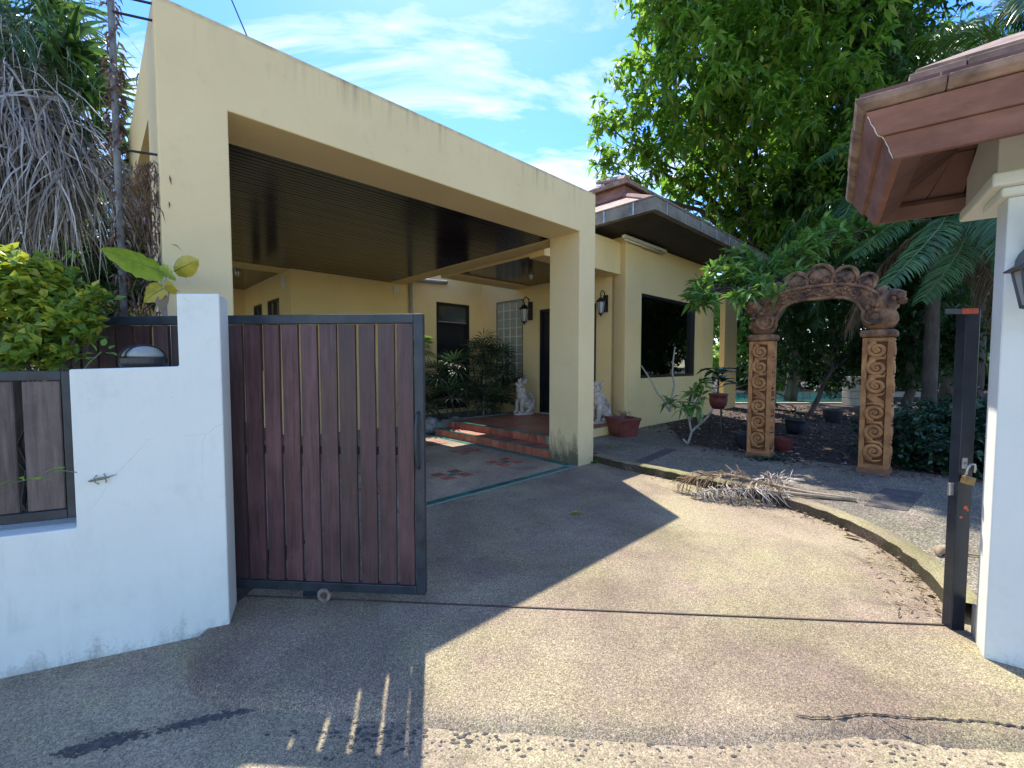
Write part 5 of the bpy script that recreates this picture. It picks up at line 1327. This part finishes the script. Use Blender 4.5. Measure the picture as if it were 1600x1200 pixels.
for lab, (x, y), s_, mt in (('low dark clay pot on the soil left of the carved arch', (3.85, 7.15), 1.0, POTD), ('purple glazed pot on the leaf litter inside the arch', (4.35, 6.95), .8, POTR), ('dark bowl pot near the pool seen between the arch columns', (7.6, 10.3), 1.2, POTD), ('red clay pot behind the right arch column', (6.6, 7.6), 1.1, POTR), ('dark grey square pot beside the patio step', (4.45, 8.0), 1.1, POTD)):
    p = (x, y, .098); m = MB(); m.lathe(p, [(.11*s_, 0), (.15*s_, .10*s_), (.17*s_, .22*s_), (.18*s_, .23*s_), (.18*s_, .26*s_), (.15*s_, .26*s_), (.14*s_, .2*s_)], 18)
    tag(m.build('garden_pot', mt, smooth=False), lab, 'plant pot')
# stone block pier & coping by the pool, pool
pl = MB(); pl.box(WORLD, 5.5, 13.0, 15.0, 18, .02, .12); pw = pl.build('pool_water', WATER); pw['kind'] = 'structure'
m = MB(); m.box(WORLD, 5.2, 13.3, 14.8, 15.0, .06, .15); m.box(WORLD, 5.2, 17, 18, 18.4, .06, .30); pc = m.build('pool_edge', COPING); pc['kind'] = 'structure'
for i in range(30): 
    x0 = 6+.30*i; MB().box(WORLD, x0+.01, x0+.29, 17.97, 17.999, .12, .26).build('pool_tile', POOLT, pc)
t = thing('garden_pillar', (11.25, 14.4, .1), 'pale stacked stone block pillar at the pool edge seen through the arch', 'pillar')
for i in range(4): MB().box(WORLD, 11.05, 11.45, 14.2, 14.6, .1+.24*i, .332+.24*i).build('block', COPING, t, bevel=.015)

# palms ---------------------------------------------------------------
def arc(p0, az, el, L, sag, n=8):
    P = [np.array(p0, float)]; d_el = el
    for i in range(n):
        P.append(P[-1]+L/n*np.array([math.cos(az)*math.cos(d_el), math.sin(az)*math.cos(d_el), math.sin(d_el)])); d_el -= sag/n
    return P
def feather_palm(label, base, ztop, nfr, L, Ll, mat, r=.12, sag=1.8, name='palm_tree', seed=1, els=(.1, 1.2), azr=None, nl=80, w=.03, dead=0):
    g = random.Random(seed); t = thing(name, tuple(base), label, 'palm tree')
    m = MB(); P = [(base[0]+.03*math.sin(z), base[1], z) for z in np.linspace(base[2], ztop, 10)]; m.tube(P, list(np.linspace(r*1.2, r, 10)), 12); m.build('trunk', BARK, t, smooth=True)
    for i in range(nfr):
        az = 2.4*i+g.uniform(-.2, .2) if azr is None else g.uniform(*azr); el = g.uniform(*els)
        p0 = np.array([base[0], base[1], ztop]); path = arc(p0, az, el, L*g.uniform(.8, 1.1), sag*g.uniform(.8, 1.2))
        isd = i < dead
        if isd: path = arc(p0, az, -.6, L*.7, .9)
        frond_obj(path, L_DEADB if isd else mat, DSTEM if isd else GSTEM, t, Ll=Ll, n=nl, w=w, ang=.95, sag=.55 if not isd else 1.2, stem_r=.02, start=.15)
    return t
FP = feather_palm('feather palm with arching green fronds beside the right arch column', (8.35, 8.75, .05), 4.3, 17, 3.6, .55, L_PALM, .105, 2.0, seed=4, dead=2, nl=90, w=.028)
t = feather_palm('tall dark feather palm against the sky at the upper right', (12.7, 12.0, .05), 10.3, 17, 3.9, .75, L_PALM, .16, 1.8, seed=9, nl=80, w=.04)
feather_palm('bright green young palm behind the small tiled gate roof', (9.6, 8.3, .05), 6.9, 12, 2.2, .6, L_PALMB, .10, 1.3, seed=5, els=(.4, 1.3), nl=40, w=.035)

for (ex, ey, eY, mx_, my_, mY, Ll_) in ((1378, 452, 5.9, 1470, 352, 7.0, .40), (1440, 470, 6.6, 1510, 360, 7.4, .42), (1330, 400, 7.4, 1430, 330, 8.2, .42), (1590, 470, 6.2, 1560, 350, 7.2, .4)):
    p0, p1, p2 = np.array([8.35, 8.75, 4.3]), at(mx_, my_, mY), at(ex, ey, eY); c_ = 2*p1-.5*(p0+p2)
    frond_obj([tuple((1-t_)**2*p0+2*t_*(1-t_)*c_+t_*t_*p2) for t_ in np.linspace(0, 1, 12)], L_FROND, GSTEM, FP, Ll=Ll_, n=110, w=.022, ang=.85, sag=.55, stem_r=.016, start=.2)
# left: strap-leaved screw palm with grey skirt of dead fronds
def left_palm():
    b = (-5.7, 4.9, 0.0); t = thing('screw_palm', b, 'shaggy palm with grey hanging dead fronds and green strap leaves at far left', 'palm tree')
    m = MB(); m.tube([(b[0], b[1], z) for z in np.linspace(0, 5.4, 8)], .16, 10); m.build('trunk', BARK, t)
    def ribbons(P0, D, L, w, sag, mat, name, seg=6):
        n = len(P0); D = norm(D); side = norm(np.cross(D, nr.normal(size=(n, 3)))); L = L[:, None]
        pts = []; p = P0.copy(); dr = D.copy()
        for i in range(seg+1):
            ww = w*(1-(i/seg)**2*.9); pts.append(p-side*ww/2); pts.append(p+side*ww/2)
            p = p+dr*L/seg; dr = norm(dr+np.array([0, 0, -1.0])*sag+nr.normal(0, .08, (n, 3)))
        V = np.stack(pts, 1).reshape(-1, 3); k_ = 2*(seg+1)
        f = np.array([(2*i, 2*i+2, 2*i+3, 2*i+1) for i in range(seg)])
        F_ = (np.arange(n)[:, None, None]*k_+f[None]).reshape(-1, 4)
        return raw(name, V, F_, mat, t)
    # dead grey skirt: several hanging fronds, each a bunch
    heads = [at(10, 60, 4.9), at(40, 120, 4.7), at(-10, 150, 4.5), at(25, 200, 4.5), at(70, 210, 4.7), at(50, 90, 5.0), at(-40, 100, 4.6), at(95, 265, 4.6), at(-10, 250, 4.5)]
    for i, hd in enumerate(heads):
        n = 430; P0 = hd+nr.normal(0, .16, (n, 3))*np.array([1.3, .8, 1]); a = nr.uniform(-1.2, 1.4, n)
        D = np.c_[np.sin(a)*.62+.22, -.25+nr.normal(0, .3, n), nr.uniform(-.9, .2, n)]
        ribbons(P0, D, nr.uniform(.45, 1.3, n), nr.uniform(.008, .022), .26, L_DEAD, 'dead_frond', 7)
    # brown-green vines over the top
    for x, y in ((50, 20), (100, 90), (20, 60)):
        n = 260; P0 = at(x, y, 4.6)+nr.normal(0, .22, (n, 3)); D = nr.normal(size=(n, 3))*.6+np.array([.25, 0, -.5]); ribbons(P0, D, nr.uniform(.2, .6, n), .014, .3, L_PALM, 'vine', 6)
    # strap leaves, arching out
    for (x, y, Y, nn_, L) in ((105, 75, 4.5, 44, .62), (135, 150, 4.6, 40, .60), (75, 20, 4.6, 40, .7), (155, 215, 4.8, 34, .62), (110, 120, 4.6, 26, .7), (20, -20, 5, 40, 1.0), (150, 262, 4.9, 26, .6)):
        P0 = np.tile(at(x, y, Y), (nn_, 1))+nr.normal(0, .04, (nn_, 3)); a = nr.uniform(0, 6.28, nn_); el = nr.uniform(-.3, 1.2, nn_)
        D = np.c_[np.cos(a)*np.cos(el)+.35, np.sin(a)*np.cos(el)*.8, np.sin(el)]; ribbons(P0, D, L*nr.uniform(.6, 1.1, nn_), .06, .11, L_STRAP, 'strap_leaves', 7)
left_palm()
def fan(c, axis, R_, nf, mat, parent, spread=2.6, w=.03, droop=.25, name='fan_leaf', stem=None):
    """palmate leaf: nf blades radiating from c in the plane around axis"""
    A = norm(np.array(axis, float)); S = norm(np.cross(A, nr.normal(size=3)*.2+np.array([0, 0, 1.0]))); U_ = np.cross(S, A)
    vsx = []; fs = []
    for i in range(nf):
        th = (i/(nf-1)-.5)*spread; D = A*math.cos(th)+S*math.sin(th); sd = norm(np.cross(D, U_)+nr.normal(0, .1, 3)); L = R_*nr.uniform(.85, 1.05)*(1-.15*abs(th)/1.5); b = len(vsx)
        p1 = c+D*L*.55+U_*.02-np.array([0, 0, 1])*L*droop*.25; p2 = c+D*L-np.array([0, 0, 1])*L*droop
        vsx += [tuple(c), tuple(p1+sd*w/2), tuple(p1-sd*w/2), tuple(p2)]; fs += [(b, b+1, b+2), (b+1, b+3, b+2)]
    m = MB(); m.add(vsx, fs)
    if stem is not None: m.tube([tuple(stem), tuple((np.array(stem)+c)/2+np.array([0, 0, .03])), tuple(c)], .006, 4)
    return m.build(name, mat, parent)
def fan_palm(label, b, heads, R_, nf, mat, cat='plant', name='fan_palm', nstem=5, group=None, w=.03, perhead=9, dead=0.0, spread=3.3):
    t = thing(name, tuple(b), label, cat, group); b = np.array(b, float)
    for hd in heads:
        hd = np.array(hd, float); m = MB(); limb(m, b+np.r_[(hd-b)[:2]*.6, 0], hd, .018, .012, 4, .03, 6); m.build('stem', BARK, t)
        for i in range(perhead):
            a = 2.4*i+nr.uniform(-.4, .4); el = nr.uniform(-.5, .9); D = np.array([math.cos(a)*math.cos(el), math.sin(a)*math.cos(el), math.sin(el)]); c = hd+D*R_*.45
            fan(c, D, R_, nf, mat if nr.random() > dead else L_DEADB, t, w=w, stem=hd, spread=spread, droop=.12)
    return t
# dark fan palm below the shaggy palm
fan_palm('dark green fan palm between the yellow shrub and the carport wall', at(160, 560, 5.2)*np.array([1, 1, 0]), [at(x, y, Y) for x, y, Y in ((150, 380, 5.2), (110, 440, 5.0), (185, 420, 5.4), (165, 470, 5.2), (90, 360, 5.3), (190, 340, 5.5))], .55, 14, L_PALM, 'palm', perhead=9, w=.035)
# dense dark filler behind the left shrubs
C = fill(blobs_px([(-20, 380, 6.0, 90), (60, 420, 6.2, 80), (140, 400, 6.4, 60), (200, 440, 6.6, 40), (-60, 250, 6.0, 110), (40, 250, 6.4, 80), (120, 300, 6.6, 60), (30, 520, 5.8, 70), (130, 520, 6, 70), (-80, 480, 5.5, 110), (10, 90, 6.4, 80), (70, 150, 6.6, 50)]), 1700, .1)
V, F_ = rosettes(C, 8, .22, .07, down=.3); o = raw('background_shrubs', V, F_, L_TREE2, kind='stuff'); tag(o, 'dark tangled shrubs behind the shaggy palm at the left', 'shrubs')
# golden shrub over the fence
def shrub(label, blobs, n, L, wd, mat, name='golden_shrub', nl=7, cat='shrub'):
    bl = blobs_px(blobs); cen = np.mean([b[:3] for b in bl], axis=0); base = (cen[0], cen[1], 0); t = thing(name, base, label, cat)
    m = MB()
    for b in bl: limb(m, (cen[0]+nr.uniform(-.2, .2), cen[1], .1), b[:3], .014, .004, 6, .06, 5)
    m.build('stems', BARK, t)
    C = fill(bl, n, .3); V, F_ = rosettes(C, nl, L, wd, down=-.05, up=.5, droop=.12); raw('foliage', V, F_, mat, t); return t
shrub('bright yellow-green leafy shrub spilling over the slat fence', [(20, 450, 2.55, 52), (75, 480, 2.55, 44), (112, 515, 2.5, 34), (30, 540, 2.4, 38), (-50, 480, 2.6, 70), (90, 440, 2.6, 27), (135, 500, 2.5, 24), (10, 410, 2.6, 27), (60, 556, 2.4, 26), (100, 556, 2.42, 20), (140, 470, 2.5, 17), (-60, 560, 2.5, 60), (60, 425, 2.6, 24)], 820, .068, .038, L_YEL)
# little vines on the fence / wall
t = thing('creeper', LW(.7, .0, .9), 'thin green creeper with small leaves clinging to the fence corner', 'vine')
for (x, y, L, a) in ((100, 732, .07, 2.9), (45, 748, .045, .5), (60, 750, .045, 1.2), (15, 752, .05, 3.4), (30, 746, .04, .2)):
    p_ = at(x, y, 2.06); bl_leaf(p_, (math.cos(a)*.8, -.3, math.sin(a)*.6), L, L*.5, L_BIG, t, name='leaf')
m = MB(); m.tube([tuple(at(x, y, 2.08)) for x, y in ((-20, 758), (30, 752), (70, 744), (95, 735), (120, 738))], .0025, 4); m.build('stem', GSTEM, t)
t = thing('wall_sprig', tuple(at(160, 545, 2.2)), 'small green sprig with oval leaves beside the dome lamp', 'plant')
for (x, y, L, a) in ((150, 548, .055, 1.9), (162, 540, .05, 1.2), (172, 545, .045, .6), (168, 552, .06, .0), (150, 560, .05, 3.0)): bl_leaf(at(x, y, 2.28), (math.cos(a), -.2, math.sin(a)), L, L*.55, L_FRANG, t, droop=.2)
m = MB(); m.tube([tuple(at(x, y, 2.3)) for x, y in ((120, 590), (140, 566), (158, 550))], .003, 4); m.build('stem', GSTEM, t)

# big-leaved pothos in front of the carport's left column
t = thing('pothos_plant', tuple(at(258, 495, 2.86)*np.array([1, 1, 0])), 'pothos plant with huge yellow-green leaves in front of the carport column', 'plant')
m = MB(); m.tube([tuple(at(257, 560, 2.86)), tuple(at(258, 490, 2.86)), tuple(at(256, 440, 2.84)), tuple(at(262, 425, 2.82))], [.014, .013, .011, .008], 7); m.build('stem', BARKP, t, smooth=True)
bl_leaf(at(262, 428, 2.84), at(170, 392, 2.80)-at(262, 428, 2.84), .42, .17, L_BIG, t, droop=.02, wav=.006, S=(.1, -.5, 1))
bl_leaf(at(272, 424, 2.82), at(320, 398, 2.75)-at(272, 424, 2.82), .22, .13, L_BIGY, t, droop=.05, wav=.006, S=(.2, -.3, 1))
bl_leaf(at(250, 424, 2.80), (.75, -.35, -.1), .17, .10, L_BIG, t, droop=.25, wav=.004, S=(0, -.5, 1))
bl_leaf(at(258, 450, 2.84), (-.7, -.2, -.35), .13, .11, L_BIGY, t, droop=.3, wav=.004, S=(-.3, -.2, 1)); bl_leaf(at(256, 450, 2.84), (.8, -.3, .05), .12, .09, L_BIGY, t, droop=.2, S=(0, -.4, 1))
bl_leaf(at(256, 462, 2.84), (.1, -.3, -.8), .10, .07, L_DEADB, t, droop=.2)

# utility pipe with dried vine, brackets to the wall
up_ = thing('utility_pole', (-2.665, 3.02, 0), 'grey steel pipe pole wrapped in dried vine beside the carport wall', 'pole')
pb = (-2.665, 3.02, 0)
MB().tube([(pb[0], pb[1], 0), (pb[0], pb[1], 7.0)], .020, 12).build('pole', simple('weathered_pole', (.10, .11, .12), (.20, .21, .21), 14, .6, .3), up_, smooth=True)
for z_ in (3.93, 3.82, 2.93): MB().tube([(pb[0], pb[1]-.01, z_+.01), W(-4.655, .06, z_)], .008, 7).build('bracket', BLACKF, up_)
m = MB(); P = []
for i in range(220):
    a = i*.22; P.append((pb[0]+.03*math.cos(a)+nr.normal(0, .006), pb[1]+.03*math.sin(a), 2.7+i*.012))
m.tube(P, .006, 5); m.build('vine_stem', L_VINE, up_)
n = 420; n = 420; z_ = np.concatenate([nr.uniform(2.95, 3.55, 170), nr.uniform(3.5, 4.6, 80), nr.uniform(1.8, 2.75, 170)]); a = nr.uniform(0, 6.28, n); P0 = np.c_[pb[0]+.025*np.cos(a), pb[1]+.025*np.sin(a), z_]; D = np.c_[np.cos(a), np.sin(a), nr.uniform(-1.6, -.1, n)]
V, F_ = leaves(P0, D, nr.uniform(.02, .075, n), .018, fold=.5, droop=.3); raw('dried_leaves', V, F_, L_VINE, up_)
# dried vine mass at the wall corner
n = 420; P0 = np.c_[nr.normal(0, .055, n), nr.normal(0, .03, n), 1.85+1.05*nr.uniform(0, 1, n)**.9]+np.array([-2.50, 3.06, 0]); D = nr.normal(size=(n, 3))*.5+np.array([0, 0, -.9])
V, F_ = leaves(P0, D, nr.uniform(.03, .13, n), .012, fold=.5, droop=.3); o = raw('wall_vine', V, F_, L_VINE); tag(o, 'brown dried vine hanging on the left edge of the carport wall', 'vine')
m = MB(); m.tube([tuple(at(300, -60, 14)), tuple(at(362, 0, 14)), tuple(at(384, 52, 14)), tuple(at(402, 92, 14))], .02, 5); o = m.build('power_cable', CABLE); tag(o, 'black overhead cable crossing the sky above the carport', 'cable')

# rhapis palms in the porch bed
def wp(u, v, z): return np.array(W(u, v, z))
MB().box(W, .445, 2.8, .951, .9595, .10, .262).build('plinth_face', CREAM_IN, pf)
fan_palm('dense dark fan palm clump in the porch bed beside the steps', wp(1.2, 4.2, .2), [wp(u, v, z) for u, v, z in ((.75, 4.15, .75), (.65, 4.5, 1.3), (1.0, 4.3, 1.45), (1.25, 4.1, .85), (1.0, 4.6, .95), (.5, 4.8, .9), (.7, 4.9, .55), (1.5, 4.0, .55), (.35, 4.6, .5))], .50, 10, L_RHAP, perhead=15, w=.042, dead=.2)
fan_palm('tall dark fan palm clump in front of the glass block window', wp(1.9, 4.3, .2), [wp(u, v, z) for u, v, z in ((1.85, 4.3, 1.75), (2.0, 4.5, 1.95), (1.6, 4.4, 1.6), (2.2, 4.15, 1.3), (1.9, 4.0, 1.0), (1.75, 4.1, .6), (2.3, 4.3, 1.65), (2.35, 4.0, .95), (1.6, 4.1, 1.15), (2.1, 3.95, .55))], .46, 10, L_RHAP, perhead=14, w=.038, dead=.15)
fan_palm('single bright green fan palm stem beside the gate edge', wp(.6, 5.1, .2), [wp(.45, 4.9, 1.95), wp(.5, 5.0, 1.80)], .33, 12, L_PALMB, perhead=6, w=.04)
m = MB(); m.tube([tuple(wp(1.5, 3.9, .25)), tuple(wp(1.62, 4.0, 1.35))], .014, 6); o = m.build('garden_stick', BARKP); tag(o, 'thin pale stick leaning in the fan palms', 'stick')
# rock
m = MB(); c = wp(.42, 4.42, .10); m.ell(c, (.20, .15, .20), None, 16, 11, .10); o = m.build('rock', ROCK, smooth=True); tag(o, 'rough pale boulder at the left end of the porch steps', 'rock')
m = MB(); m.ell(wp(.75, 3.95, .27), (.10, .06, .05), None, 10, 7, .15); o = m.build('rock', ROCK, smooth=True); tag(o, 'small pale stone at the foot of the fan palms', 'rock')
# weeds at the column foot
m = MB()
n = 60; a = nr.uniform(0, 6.28, n); P0 = np.c_[np.full(n, W(.36, -.02)[0]), np.full(n, W(.36, -.02)[1]), np.full(n, .005)]+np.c_[nr.normal(0, .05, n), nr.normal(0, .02, n), np.zeros(n)]; D = np.c_[np.cos(a)*.7, np.sin(a)*.7, nr.uniform(.2, 1, n)]
V, F_ = leaves(P0, D, .05, .02); o = raw('weeds', V, F_, L_FRANG, kind='stuff'); tag(o, 'small green weeds at the foot of the carport column', 'weeds')
n = 260; P0 = np.c_[AR(.3, -.05)[0]+nr.normal(0, .12, n), AR(.3, -.05)[1]+nr.normal(0, .08, n), np.full(n, .1)]; a = nr.uniform(0, 6.28, n); D = np.c_[np.cos(a)*.6, np.sin(a)*.6, nr.uniform(.3, 1, n)]
V, F_ = leaves(P0, D, .08, .025); o = raw('weeds', V, F_, L_HEDGE, kind='stuff'); tag(o, 'green weeds growing at the foot of the left arch column', 'weeds')
